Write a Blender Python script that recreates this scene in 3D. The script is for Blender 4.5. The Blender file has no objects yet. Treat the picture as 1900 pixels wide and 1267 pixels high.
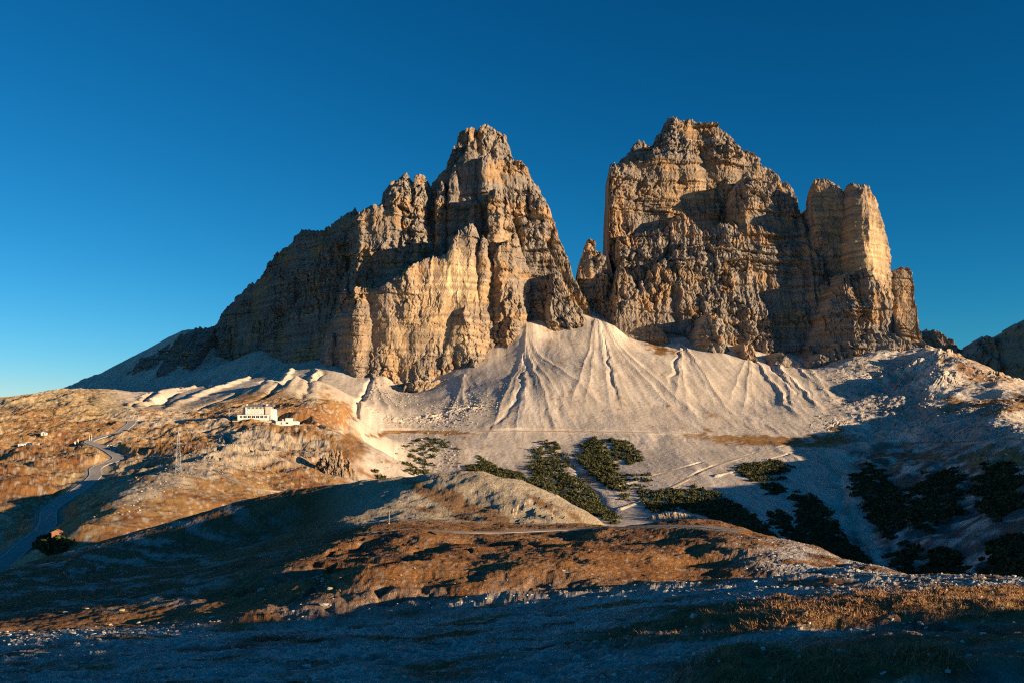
import bpy, bmesh, math, random
import numpy as np
from mathutils import Vector, Matrix

random.seed(7)
rng = np.random.default_rng(7)
scene = bpy.context.scene
COL = scene.collection

# ------------------------------------------------------------------ camera, sky, sun, exposure
FPX, CX, HY = 1650.0, 950.0, 800.0          # focal length, centre column and horizon row of the 1900 px wide view
cam_data = bpy.data.cameras.new('camera')
cam_data.sensor_width = 36.0
cam_data.lens = 36.0 * FPX / 1900.0
cam_data.shift_y = (HY - 633.5) / 1900.0
cam_data.clip_start = 0.2
cam_data.clip_end = 60000.0
cam = bpy.data.objects.new('camera', cam_data)
cam.location = (0, 0, 0)
cam.rotation_euler = (math.radians(90), 0, 0)
COL.objects.link(cam)
scene.camera = cam

SUN_EL = math.radians(8.2)
SUN_AL = math.radians(30.0)                   # how far the sun stands behind the camera's right hand
SV = Vector((math.cos(SUN_EL) * math.cos(SUN_AL), -math.cos(SUN_EL) * math.sin(SUN_AL), math.sin(SUN_EL)))
world = bpy.data.worlds.new('World')
scene.world = world
world.use_nodes = True
wn = world.node_tree
sky = wn.nodes.new('ShaderNodeTexSky')
sky.sky_type = 'NISHITA'
sky.sun_disc = False
sky.sun_elevation = SUN_EL
sky.sun_rotation = math.atan2(SV.x, SV.y)
sky.altitude = 2300.0
sky.air_density = 1.0
sky.dust_density = 0.4
sky.ozone_density = 2.2
# one tone curve for the whole sky: deep, slightly teal blue as in the photograph's processing
sep = wn.nodes.new('ShaderNodeSeparateColor'); com = wn.nodes.new('ShaderNodeCombineColor')
wn.links.new(sky.outputs['Color'], sep.inputs['Color'])
for ch, g_, k_ in (('Red', 2.65, 0.085), ('Green', 1.30, 0.76), ('Blue', 1.2, 1.06)):
    p_ = wn.nodes.new('ShaderNodeMath'); p_.operation = 'POWER'; p_.inputs[1].default_value = g_
    m_ = wn.nodes.new('ShaderNodeMath'); m_.operation = 'MULTIPLY'; m_.inputs[1].default_value = k_
    c_ = wn.nodes.new('ShaderNodeMath'); c_.operation = 'MINIMUM'; c_.inputs[1].default_value = 14.0
    wn.links.new(sep.outputs[ch], p_.inputs[0]); wn.links.new(p_.outputs[0], m_.inputs[0])
    wn.links.new(m_.outputs[0], c_.inputs[0]); wn.links.new(c_.outputs[0], com.inputs[ch])
wn.links.new(com.outputs['Color'], wn.nodes['Background'].inputs['Color'])
wn.nodes['Background'].inputs['Strength'].default_value = 0.05

sun_data = bpy.data.lights.new('sun', 'SUN')
sun_data.energy = 5.0
sun_data.angle = math.radians(0.5)
sun_data.color = (1.0, 0.75, 0.47)
sun = bpy.data.objects.new('sun', sun_data)
sun.rotation_euler = SV.to_track_quat('Z', 'Y').to_euler()
COL.objects.link(sun)
scene.view_settings.view_transform = 'Standard'
scene.view_settings.look = 'None'
scene.view_settings.exposure = 0.9
scene.view_settings.gamma = 1.0
scene.cycles.max_bounces = 4
scene.cycles.diffuse_bounces = 1
scene.cycles.use_denoising = False
scene.cycles.sample_clamp_indirect = 1.0
scene.cycles.filter_width = 1.2

# ------------------------------------------------------------------ noise
def _hu(ix, iy, s):
    a = (ix * 374761393 + iy * 668265263 + int(s) * 1442695041) & 0xffffffff
    a = ((a ^ (a >> 13)) * 1274126177) & 0xffffffff
    return a ^ (a >> 16)

def _h(ix, iy, s):
    a = _hu(np.asarray(ix).astype(np.int64), np.asarray(iy).astype(np.int64), s)
    a = (a * 2246822519) & 0xffffffff
    return ((a ^ (a >> 15)) & 0xffffff) / float(0x1000000)

_GT = np.arange(256) * (2 * math.pi / 256)
_GX, _GY = np.cos(_GT), np.sin(_GT)

def noise(x, y, s=0):
    xf = np.floor(x); yf = np.floor(y)
    fx = x - xf; fy = y - yf
    xi = xf.astype(np.int64); yi = yf.astype(np.int64)
    u = fx * fx * fx * (fx * (fx * 6 - 15) + 10); v = fy * fy * fy * (fy * (fy * 6 - 15) + 10)
    def g(i, j):
        t = (_hu(xi + i, yi + j, s) >> 5) & 255
        return _GX[t] * (fx - i) + _GY[t] * (fy - j)
    a = g(0, 0); b = g(1, 0); c = g(0, 1); d = g(1, 1)
    return ((a + (b - a) * u) * (1 - v) + (c + (d - c) * u) * v) * 1.5

def fbm(x, y, o=4, s=0, gain=0.5, lac=2.03):
    t = 0.0; a = 1.0
    for k in range(o):
        t = t + a * noise(x, y, s + k * 17)
        x = x * lac + 3.1; y = y * lac - 1.7; a *= gain
    return t

def ridged(x, y, o=3, s=0, gain=0.5):
    t = 0.0; a = 1.0; n = 0.0
    for k in range(o):
        t = t + a * (1 - np.abs(noise(x, y, s + k * 13)) * 1.6)
        n += a
        x = x * 2.1 + 7.7; y = y * 2.1 + 1.3; a *= gain
    return t / n

def worley(x, y, s=0, blocky=False):
    """Distance to the nearest and second nearest jittered point, and a random value of the nearest cell."""
    xi = np.floor(x); yi = np.floor(y)
    d1 = np.full(x.shape, 9.0); d2 = np.full(x.shape, 9.0); cid = np.zeros(x.shape)
    for i in (-1, 0, 1):
        for j in (-1, 0, 1):
            cx = xi + i; cy = yi + j
            px = cx + _h(cx, cy, s); py = cy + _h(cx, cy, s + 5)
            d = np.maximum(np.abs(px - x), np.abs(py - y)) if blocky else np.hypot(px - x, py - y)
            r = _h(cx, cy, s + 9)
            near = d < d1
            d2 = np.where(near, d1, np.minimum(d2, d))
            cid = np.where(near, r, cid)
            d1 = np.where(near, d, d1)
    return d1, d2, cid

def sstep(a, b, x):
    t = np.clip((x - a) / (b - a), 0, 1)
    return t * t * (3 - 2 * t)

def mix(a, b, t):
    t = np.asarray(t)[..., None]
    return np.asarray(a) * (1 - t) + np.asarray(b) * t

def at(px, py, Y):
    """World point that lies at distance Y in the direction of a spot in the photograph."""
    return ((px - CX) / FPX * Y, Y, (HY - py) / FPX * Y)

# ------------------------------------------------------------------ mesh helpers
def link_mesh(name, verts, faces, mat=None, parent=None, smooth=False, col=None, loc=None):
    me = bpy.data.meshes.new(name)
    v = np.asarray(verts, dtype=np.float32).reshape(-1, 3)
    f = np.asarray(faces, dtype=np.int32)
    me.vertices.add(len(v)); me.vertices.foreach_set('co', v.ravel())
    n = f.shape[1]
    me.loops.add(f.size); me.loops.foreach_set('vertex_index', f.ravel())
    me.polygons.add(len(f))
    me.polygons.foreach_set('loop_start', np.arange(0, f.size, n, dtype=np.int32))
    me.polygons.foreach_set('loop_total', np.full(len(f), n, dtype=np.int32))
    me.polygons.foreach_set('use_smooth', np.full(len(f), bool(smooth)))
    if col is not None:
        at_ = me.color_attributes.new('tone', 'FLOAT_COLOR', 'POINT')
        c = np.ones((len(v), 4), dtype=np.float32); c[:, :3] = np.asarray(col).reshape(-1, 3)
        at_.data.foreach_set('color', c.ravel())
    me.update(calc_edges=True)
    if mat: me.materials.append(mat)
    o = bpy.data.objects.new(name, me)
    COL.objects.link(o)
    if parent: o.parent = parent
    if loc is not None: o.location = loc
    return o

def grid_faces(r, c):
    i = np.arange(r * c).reshape(r, c)
    return np.stack([i[:-1, :-1], i[:-1, 1:], i[1:, 1:], i[1:, :-1]], -1).reshape(-1, 4)

def tag(o, label=None, cat=None, group=None, kind=None):
    if label: o['label'] = label
    if cat: o['category'] = cat
    if group: o['group'] = group
    if kind: o['kind'] = kind
    return o

def empty(name, loc=(0, 0, 0), rz=0.0):
    o = bpy.data.objects.new(name, None)
    o.location = loc; o.rotation_euler = (0, 0, rz)
    COL.objects.link(o)
    return o

# ------------------------------------------------------------------ materials
def tone_mat(name, fine=1.0, amount=0.35, rough=0.95, bump=0.0, bscale=2.0, detail=6):
    """Colour from the mesh's own tone layer, broken up by fine mineral grain."""
    m = bpy.data.materials.new(name); m.use_nodes = True
    nt = m.node_tree; b = nt.nodes['Principled BSDF']
    b.inputs['Roughness'].default_value = rough
    b.inputs['Specular IOR Level'].default_value = 0.15
    at_ = nt.nodes.new('ShaderNodeAttribute'); at_.attribute_name = 'tone'
    tc = nt.nodes.new('ShaderNodeTexCoord')
    n = nt.nodes.new('ShaderNodeTexNoise'); n.inputs['Scale'].default_value = fine; n.inputs['Detail'].default_value = detail
    n.inputs['Roughness'].default_value = 0.7
    mr = nt.nodes.new('ShaderNodeMapRange')
    mr.inputs['From Min'].default_value = 0.25; mr.inputs['From Max'].default_value = 0.75
    mr.inputs['To Min'].default_value = 1 - amount; mr.inputs['To Max'].default_value = 1 + amount
    mx = nt.nodes.new('ShaderNodeMix'); mx.data_type = 'RGBA'; mx.blend_type = 'MULTIPLY'; mx.inputs['Factor'].default_value = 1
    nt.links.new(tc.outputs['Object'], n.inputs['Vector'])
    nt.links.new(n.outputs['Fac'], mr.inputs['Value'])
    nt.links.new(at_.outputs['Color'], mx.inputs['A'])
    nt.links.new(mr.outputs['Result'], mx.inputs['B'])
    nt.links.new(mx.outputs['Result'], b.inputs['Base Color'])
    if bump:
        n2 = nt.nodes.new('ShaderNodeTexNoise'); n2.inputs['Scale'].default_value = bscale; n2.inputs['Detail'].default_value = 5
        bp = nt.nodes.new('ShaderNodeBump'); bp.inputs['Strength'].default_value = bump; bp.inputs['Distance'].default_value = 1.0 / bscale
        n2.inputs['Roughness'].default_value = 0.75
        nt.links.new(tc.outputs['Object'], n2.inputs['Vector'])
        nt.links.new(n2.outputs['Fac'], bp.inputs['Height'])
        nt.links.new(bp.outputs['Normal'], b.inputs['Normal'])
    return m

def plain_mat(name, c, rough=0.8, metal=0.0, var=0.12, scale=3.0):
    m = bpy.data.materials.new(name); m.use_nodes = True
    nt = m.node_tree; b = nt.nodes['Principled BSDF']
    b.inputs['Roughness'].default_value = rough; b.inputs['Metallic'].default_value = metal
    tc = nt.nodes.new('ShaderNodeTexCoord')
    n = nt.nodes.new('ShaderNodeTexNoise'); n.inputs['Scale'].default_value = scale; n.inputs['Detail'].default_value = 5
    cr = nt.nodes.new('ShaderNodeValToRGB')
    cr.color_ramp.elements[0].position = 0.3; cr.color_ramp.elements[1].position = 0.7
    cr.color_ramp.elements[0].color = tuple(x * (1 - var) for x in c) + (1,)
    cr.color_ramp.elements[1].color = tuple(min(1, x * (1 + var)) for x in c) + (1,)
    nt.links.new(tc.outputs['Object'], n.inputs['Vector'])
    nt.links.new(n.outputs['Fac'], cr.inputs['Fac'])
    nt.links.new(cr.outputs['Color'], b.inputs['Base Color'])
    return m

M_ROCK = tone_mat('dolomite_rock', 0.35, 0.32, bump=0.5, bscale=0.4)
M_SLOPE = tone_mat('scree_and_turf', 0.6, 0.22, bump=0.25, bscale=0.5)
M_GROUND = tone_mat('stony_turf', 2.2, 0.55, bump=0.9, bscale=2.2, detail=9)

# ------------------------------------------------------------------ the rock massifs
class Layer:
    """One wall or tower of a massif: its crest as (column, row, distance) points and how far it leans back per metre of height."""
    def __init__(self, pts, lean=0.15, jag=3.0, rnd=8.0, seed=0, fine=1.0):
        self.fine = fine
        P = np.array([at(*p) for p in pts])
        P = P[np.argsort(P[:, 0], kind='stable')]
        P[:, 0] += np.arange(len(P)) * 1e-3
        self.P, self.lean, self.jag, self.rnd, self.seed = P, lean, jag, rnd, seed
    def top(self, X, rough=True):
        f = self.fine
        z = np.interp(X, self.P[:, 0], self.P[:, 2], left=-1e4, right=-1e4)
        if rough:
            _, _, c1 = worley(X * f / 7.0, X * 0 + self.seed, 31 + self.seed)
            _, _, c2 = worley(X * f / 17.0, X * 0 + self.seed, 37 + self.seed)
            z = z + self.jag * ((c1 - 0.5) * 1.3 + (c2 - 0.5) * 1.5 + fbm(X * f / 5.0, X * 0 + self.seed * 3.3, 3, 5))
        return z
    def y(self, X, Z, zt):
        yt = np.interp(X, self.P[:, 0], self.P[:, 1])
        d = zt - Z
        r = self.rnd * np.exp(-np.maximum(d, 0) / (self.rnd * 0.8))
        return np.where(d >= 0, yt - self.lean * d + r, 1e5)

def facade(layers, X, Z, rough=True):
    Y = np.full(np.broadcast(X, Z).shape, 1e5)
    for L in layers:
        zt = L.top(X[0], rough)[None, :] if X.ndim == 2 else L.top(X, rough)
        Y = np.minimum(Y, L.y(X, Z, zt))
    return Y

def facade_top(layers, X, rough=True):
    return np.max([L.top(X, rough) for L in layers], axis=0)

def hit_facade(layers, px, py, lo=1100.0, hi=2300.0):
    """Where the line of sight through a spot of the photograph meets the plain (undisplaced) wall."""
    Y = np.linspace(lo, hi, 600)
    f = facade(layers, (px - CX) / FPX * Y, (HY - py) / FPX * Y, False)
    k = np.nonzero(Y >= f)[0]
    return Y[k[0]] if len(k) else None

def rock_relief(X, Z, s, flute=1.0, strata=1.0, spots=()):
    """Metres the wall stands proud: pillars and chimneys, split blocks, bedding ledges."""
    wx = X + 5 * fbm(X / 60, Z / 80, 3, s + 1)
    wz = Z + 7 * fbm(X / 120, Z / 60, 2, s + 2) + 0.04 * X
    amp = 0.32 + 1.05 * sstep(-0.35, 0.45, fbm(X / 130, Z / 110, 2, s + 40))
    big = ridged(wx / 66, Z / 170, 2, s + 3) * 17 + ridged(wx / 27, Z / 80, 2, s + 4) * 7 * amp
    d1, d2, c0 = worley(wx / 36, wz / 60, s + 5, True)
    blk = (c0 - 0.5) * 12 * (1 - np.exp(-(d2 - d1) * 14))
    d1, d2, c = worley(wx / 15, wz / 26, s + 6, True)
    blk = blk + (c - 0.5) * 8.0 - 4.5 * np.exp(-(d2 - d1) * 9)
    d1, d2, c2 = worley(wx / 6.0, wz / 9, s + 7, True)
    sml = (c2 - 0.5) * 4.0 - 2.0 * np.exp(-(d2 - d1) * 8)
    d1, d2, c3 = worley(wx / 2.8, wz / 3.4, s + 8, True)
    tiny = ((c3 - 0.5) * 1.7 - 0.8 * np.exp(-(d2 - d1) * 7)) * (0.3 + 0.7 * amp)
    q = wz / 24.0 + 0.6 * noise(wz / 60, X / 500, s + 9)
    fr = q - np.floor(q); hb = _h(np.floor(q), q * 0, s + 10)
    led = (0.1 + hb) * 7.0 * np.clip(1 - fr * 1.15, 0, 1)
    q2 = wz / 6.1; fr2 = q2 - np.floor(q2); hb2 = _h(np.floor(q2), q2 * 0, s + 11)
    led2 = hb2 * 2.8 * (1 - fr2)
    lm = 0.45 + 0.8 * sstep(-0.3, 0.4, fbm(X / 90, Z / 90, 2, s + 12))
    lm = lm * (0.4 + 0.6 * sstep(-0.25, 0.3, fbm(X / 60, Z / 45, 2, s + 13)))
    calm = np.ones(X.shape)
    for (x, z, rx, rz, w, p) in spots:              # fresh breaks are smooth
        calm = calm - 0.75 * min(1, p * 1.7) * np.exp(-(((X - x) / rx) ** 2 + ((Z - z) / rz) ** 2) * 1.5)
    calm = np.clip(calm, 0.22, 1)
    amp = amp * calm; tiny = tiny * calm; lm = lm * calm
    big = big * (0.5 + 0.5 * calm)
    return flute * (big + (blk + sml) * amp + tiny) + strata * lm * (led + led2)

ORANGE_SPOTS = []   # (x, z, rx, rz, strength) fresh yellow and orange breaks in the wall

def rock_tone(X, Y, Z, s, spots):
    g = np.broadcast_to(np.array([0.255, 0.213, 0.175]), X.shape + (3,))
    n1 = fbm(X / 55, Z / 40, 4, s + 60)
    org = sstep(0.0, 0.55, n1 + 0.25 * fbm(X / 9, Z / 60, 3, s + 61))
    pale = np.zeros(X.shape)
    for (x, z, rx, rz, w, p) in spots:
        d = ((X - x) / rx) ** 2 + ((Z - z) / rz) ** 2
        k = np.exp(-d * 1.2)
        org = np.maximum(org, w * k * (0.75 + 0.5 * fbm(X / 12, Z / 40, 3, s + 62)))
        pale = np.maximum(pale, p * np.exp(-d * 2.2))
    c = mix(g, (0.38, 0.235, 0.120), np.clip(org, 0, 1) * 0.8)
    c = mix(c, (0.76, 0.56, 0.32), np.clip(pale * (0.8 + 0.5 * fbm(X / 14, Z / 25, 3, s + 63)), 0, 0.9))
    band = fbm(X / 220, (Z + 5 * fbm(X / 80, Z / 80, 2, s)) / 5.5, 3, s + 64)
    c = c * (1 + 0.34 * band[..., None])
    streak = sstep(0.15, 0.6, fbm(X / 6.5, Z / 75, 3, s + 65))
    c = mix(c, c * np.array([0.62, 0.62, 0.66]), streak * 0.6)
    gz = np.abs(np.gradient(Y, axis=0)) / (np.abs(np.gradient(Z, axis=0)) + 1e-3)
    ledge = sstep(0.9, 3.0, gz)
    c = mix(c, (0.40, 0.36, 0.31), ledge * 0.65)
    return np.clip(c, 0.02, 0.9)

def build_massif(name, layers, x0, x1, zbase, nx, nz, depth, seed, spots, flute=1.0, strata=1.0, fine=1.0, nb=26):
    xs = np.linspace(x0, x1, nx)
    H = facade_top(layers, xs)
    H = np.maximum(H, zbase + 4)
    t = np.linspace(0, 1, nz)[:, None]
    X = np.broadcast_to(xs, (nz, nx)).copy()
    Z = zbase + (H[None, :] - zbase) * t
    Z[-1] -= 0.02
    Y = facade(layers, X, Z)
    Y = np.where(Y > 5e4, np.nan, Y)
    for k in range(1, nz):                       # carry a column's own wall up where a crest point just misses it
        Y[k] = np.where(np.isnan(Y[k]), Y[k - 1], Y[k])
    good = np.nonzero(~np.isnan(Y[0]))[0]
    near = good[np.argmin(np.abs(np.arange(nx)[:, None] - good[None, :]), axis=1)]
    Y = np.where(np.isnan(Y), Y[:, near], Y)
    r = rock_relief(X * fine, Z * fine, seed, flute, strata, spots) / fine
    Y = Y - r + 22 / fine
    X = X + 2.8 / fine * fbm(X * fine / 16, Z * fine / 12, 3, seed + 71)
    c = rock_tone(X * fine, Y * fine, Z * fine, seed, spots)
    # far side: the crest rolls over and falls away behind
    tb = np.linspace(0, 1, nb + 1)[1:, None]
    Yt = Y[-1]
    Zb = H[None, :] - (H[None, :] - zbase + 60 / fine) * tb ** 1.15 - 1.0
    Xb = np.broadcast_to(X[-1], (nb, nx))
    Yb = Yt[None, :] + depth * (0.16 + 0.84 * tb) * sstep(0, 60 / fine, H - zbase)[None, :] + 14 / fine * fbm(Xb * fine / 60, Zb * fine / 60, 3, seed + 80)
    V = np.concatenate([np.stack([X, Y, Z], -1), np.stack([Xb, Yb, Zb], -1)], 0)
    cb = rock_tone(Xb, Yb, Zb, seed, spots)
    C = np.concatenate([c, cb], 0)
    o = link_mesh(name, V, grid_faces(nz + nb, nx), M_ROCK, col=C)
    return o

OVEST = [
    Layer([(385, 625, 1950), (395, 600, 1930), (402, 588, 1920), (415, 565, 1905), (440, 545, 1880), (460, 525, 1850), (480, 511, 1820),
           (490, 495, 1805), (505, 470, 1785), (525, 457, 1760), (537, 447, 1745), (541, 436, 1740), (555, 426, 1720), (575, 421, 1695), (590, 424, 1680),
           (600, 419, 1665), (611, 410, 1650), (620, 402, 1645), (636, 395, 1630), (650, 390, 1615), (656, 381, 1610), (662, 389, 1605), (670, 389, 1600), (680, 381, 1595), (700, 377, 1585),
           (707, 374, 1580), (708, 356, 1575), (716, 340, 1572), (727, 332, 1570), (738, 322, 1568), (750, 314, 1565), (758, 322, 1565), (765, 334, 1568), (770, 322, 1565),
           (780, 317, 1563), (790, 325, 1565), (796, 341, 1572), (803, 330, 1580), (813, 318, 1585), (825, 310, 1588), (829, 298, 1590), (835, 285, 1592), (841, 272, 1594),
           (847, 262, 1596), (851, 240, 1598), (857, 234, 1598), (875, 231, 1598), (884, 237, 1600), (893, 228, 1598), (902, 224, 1598), (912, 231, 1598), (925, 237, 1598),
           (937, 245, 1598), (944, 262, 1596), (953, 295, 1592), (968, 300, 1585), (976, 305, 1580), (988, 325, 1575), (1003, 345, 1570), (1015, 370, 1565), (1025, 400, 1560),
           (1036, 430, 1552), (1047, 460, 1545), (1057, 480, 1538), (1066, 510, 1530), (1075, 530, 1520), (1083, 545, 1512), (1097, 567, 1500), (1103, 590, 1490), (1110, 640, 1480)], 0.30, 2.6, 8, 1),
    # broken rocks along the ridge that runs down to the left
    Layer([(180, 722, 1830), (192, 712, 1850), (232, 694, 1870), (262, 665, 1900), (300, 643, 1915), (335, 618, 1925), (350, 610, 1928), (372, 607, 1930), (398, 604, 1930)], 1.3, 4, 3, 23),
    # dark terraces of the west flank
    Layer([(450, 600, 1840), (470, 575, 1810), (500, 545, 1775), (545, 510, 1720), (585, 500, 1675), (640, 495, 1630), (700, 470, 1590), (760, 455, 1560), (800, 440, 1555), (830, 430, 1550)], 0.28, 4, 10, 2),
    Layer([(430, 640, 1830), (455, 610, 1800), (500, 585, 1750), (550, 565, 1700), (600, 545, 1640), (650, 520, 1590), (720, 500, 1545), (780, 478, 1520), (820, 470, 1510)], 0.22, 4, 10, 3),
    # small sunlit heads standing out of the dark flank
    Layer([(622, 500, 1600), (625, 474, 1596), (631, 468, 1595), (637, 478, 1597), (640, 500, 1600)], 0.1, 2, 3, 24),
    Layer([(604, 545, 1618), (609, 524, 1614), (620, 518, 1612), (632, 528, 1614), (636, 545, 1618)], 0.2, 2, 3, 25),
    Layer([(650, 515, 1560), (656, 502, 1556), (664, 500, 1556), (670, 515, 1560)], 0.2, 2, 3, 26),
    Layer([(684, 512, 1535), (688, 498, 1531), (697, 494, 1530), (704, 512, 1535)], 0.2, 2, 3, 27),
    Layer([(560, 585, 1650), (570, 560, 1644), (590, 548, 1640), (604, 556, 1642), (612, 585, 1648)], 0.2, 3, 4, 28),
    # lit cliff below the twin towers
    Layer([(646, 420, 1590), (655, 396, 1560), (664, 386, 1545), (690, 380, 1538), (705, 377, 1532), (735, 378, 1530), (742, 392, 1535), (752, 410, 1545), (765, 432, 1560)], 0.12, 2.5, 6, 4),
    Layer([(709, 372, 1548), (716, 352, 1545), (727, 342, 1543), (742, 330, 1542), (752, 332, 1543), (760, 350, 1545), (764, 380, 1550)], 0.05, 2.5, 6, 5),
    Layer([(768, 372, 1545), (772, 342, 1542), (780, 332, 1541), (788, 345, 1543), (794, 372, 1548)], 0.05, 2, 6, 6),
    # pillars on the summit's left shoulder
    Layer([(806, 375, 1545), (811, 346, 1538), (818, 330, 1536), (825, 338, 1538), (829, 372, 1545)], 0.06, 1.5, 5, 7),
    Layer([(829, 365, 1540), (834, 326, 1534), (842, 314, 1532), (849, 324, 1534), (853, 368, 1542)], 0.06, 1.5, 5, 8),
    # summit block
    Layer([(832, 330, 1560), (841, 300, 1555), (853, 284, 1550), (872, 276, 1546), (900, 284, 1545), (922, 292, 1546), (940, 280, 1550), (954, 302, 1555), (980, 326, 1556), (1000, 352, 1552), (1012, 385, 1548)], 0.16, 3.5, 9, 9),
    Layer([(857, 300, 1545), (866, 262, 1542), (880, 250, 1540), (884, 292, 1545)], 0.05, 2, 5, 10),
    Layer([(888, 310, 1530), (894, 288, 1524), (905, 276, 1520), (916, 292, 1522), (926, 322, 1528), (934, 345, 1535)], 0.1, 2.5, 6, 11),
    # tall block with its dark left side, right of centre
    Layer([(904, 402, 1480), (907, 350, 1472), (914, 343, 1470), (928, 344, 1470), (937, 356, 1472), (944, 380, 1474), (954, 418, 1476), (965, 450, 1478), (985, 505, 1480)], 0.08, 2.5, 6, 12),
    Layer([(868, 400, 1515), (872, 378, 1508), (882, 368, 1506), (893, 374, 1508), (900, 400, 1514)], 0.08, 2.5, 6, 13),
    # great front wall
    Layer([(588, 690, 1545), (594, 640, 1515), (606, 596, 1490), (626, 548, 1462), (660, 530, 1434), (702, 530, 1420), (747, 503, 1415), (767, 486, 1414), (792, 474, 1415), (829, 466, 1419), (838, 442, 1421),
           (849, 420, 1423), (868, 413, 1426), (882, 419, 1430), (889, 440, 1434), (905, 470, 1438), (918, 492, 1442), (935, 515, 1446), (950, 545, 1450), (965, 585, 1454), (980, 620, 1458)], 0.13, 3, 9, 14),
    Layer([(886, 470, 1426), (890, 440, 1421), (896, 432, 1420), (903, 442, 1422), (907, 480, 1427), (912, 540, 1434)], 0.04, 1.5, 5, 15),
    Layer([(916, 470, 1440), (925, 452, 1436), (938, 440, 1434), (950, 452, 1436), (960, 490, 1440), (968, 530, 1443), (976, 580, 1446)], 0.1, 3, 7, 16),
    # lower left buttress, catching the sun
    Layer([(632, 700, 1440), (644, 640, 1426), (653, 566, 1418), (664, 548, 1414), (676, 560, 1414), (690, 600, 1417), (702, 690, 1424)], 0.10, 3, 6, 17),
    Layer([(596, 690, 1470), (603, 650, 1460), (611, 612, 1456), (618, 640, 1458), (626, 690, 1464)], 0.1, 3, 6, 18),
    Layer([(820, 655, 1392), (842, 596, 1394), (862, 566, 1398), (880, 600, 1398), (900, 655, 1400)], 0.14, 3, 7, 19),
    # right-hand face
    Layer([(955, 420, 1530), (972, 400, 1522), (1000, 424, 1512), (1020, 462, 1502), (1040, 502, 1490), (1060, 537, 1476), (1085, 578, 1460), (1099, 604, 1450)], 0.22, 3, 8, 20),
    Layer([(1012, 560, 1462), (1019, 512, 1454), (1032, 496, 1450), (1046, 515, 1450), (1062, 555, 1450), (1078, 590, 1448), (1092, 612, 1446)], 0.12, 3, 7, 21),
    Layer([(742, 735, 1352), (748, 712, 1350), (770, 704, 1348), (800, 706, 1348), (830, 700, 1350), (846, 722, 1352)], 0.12, 2, 3, 22),
]
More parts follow.
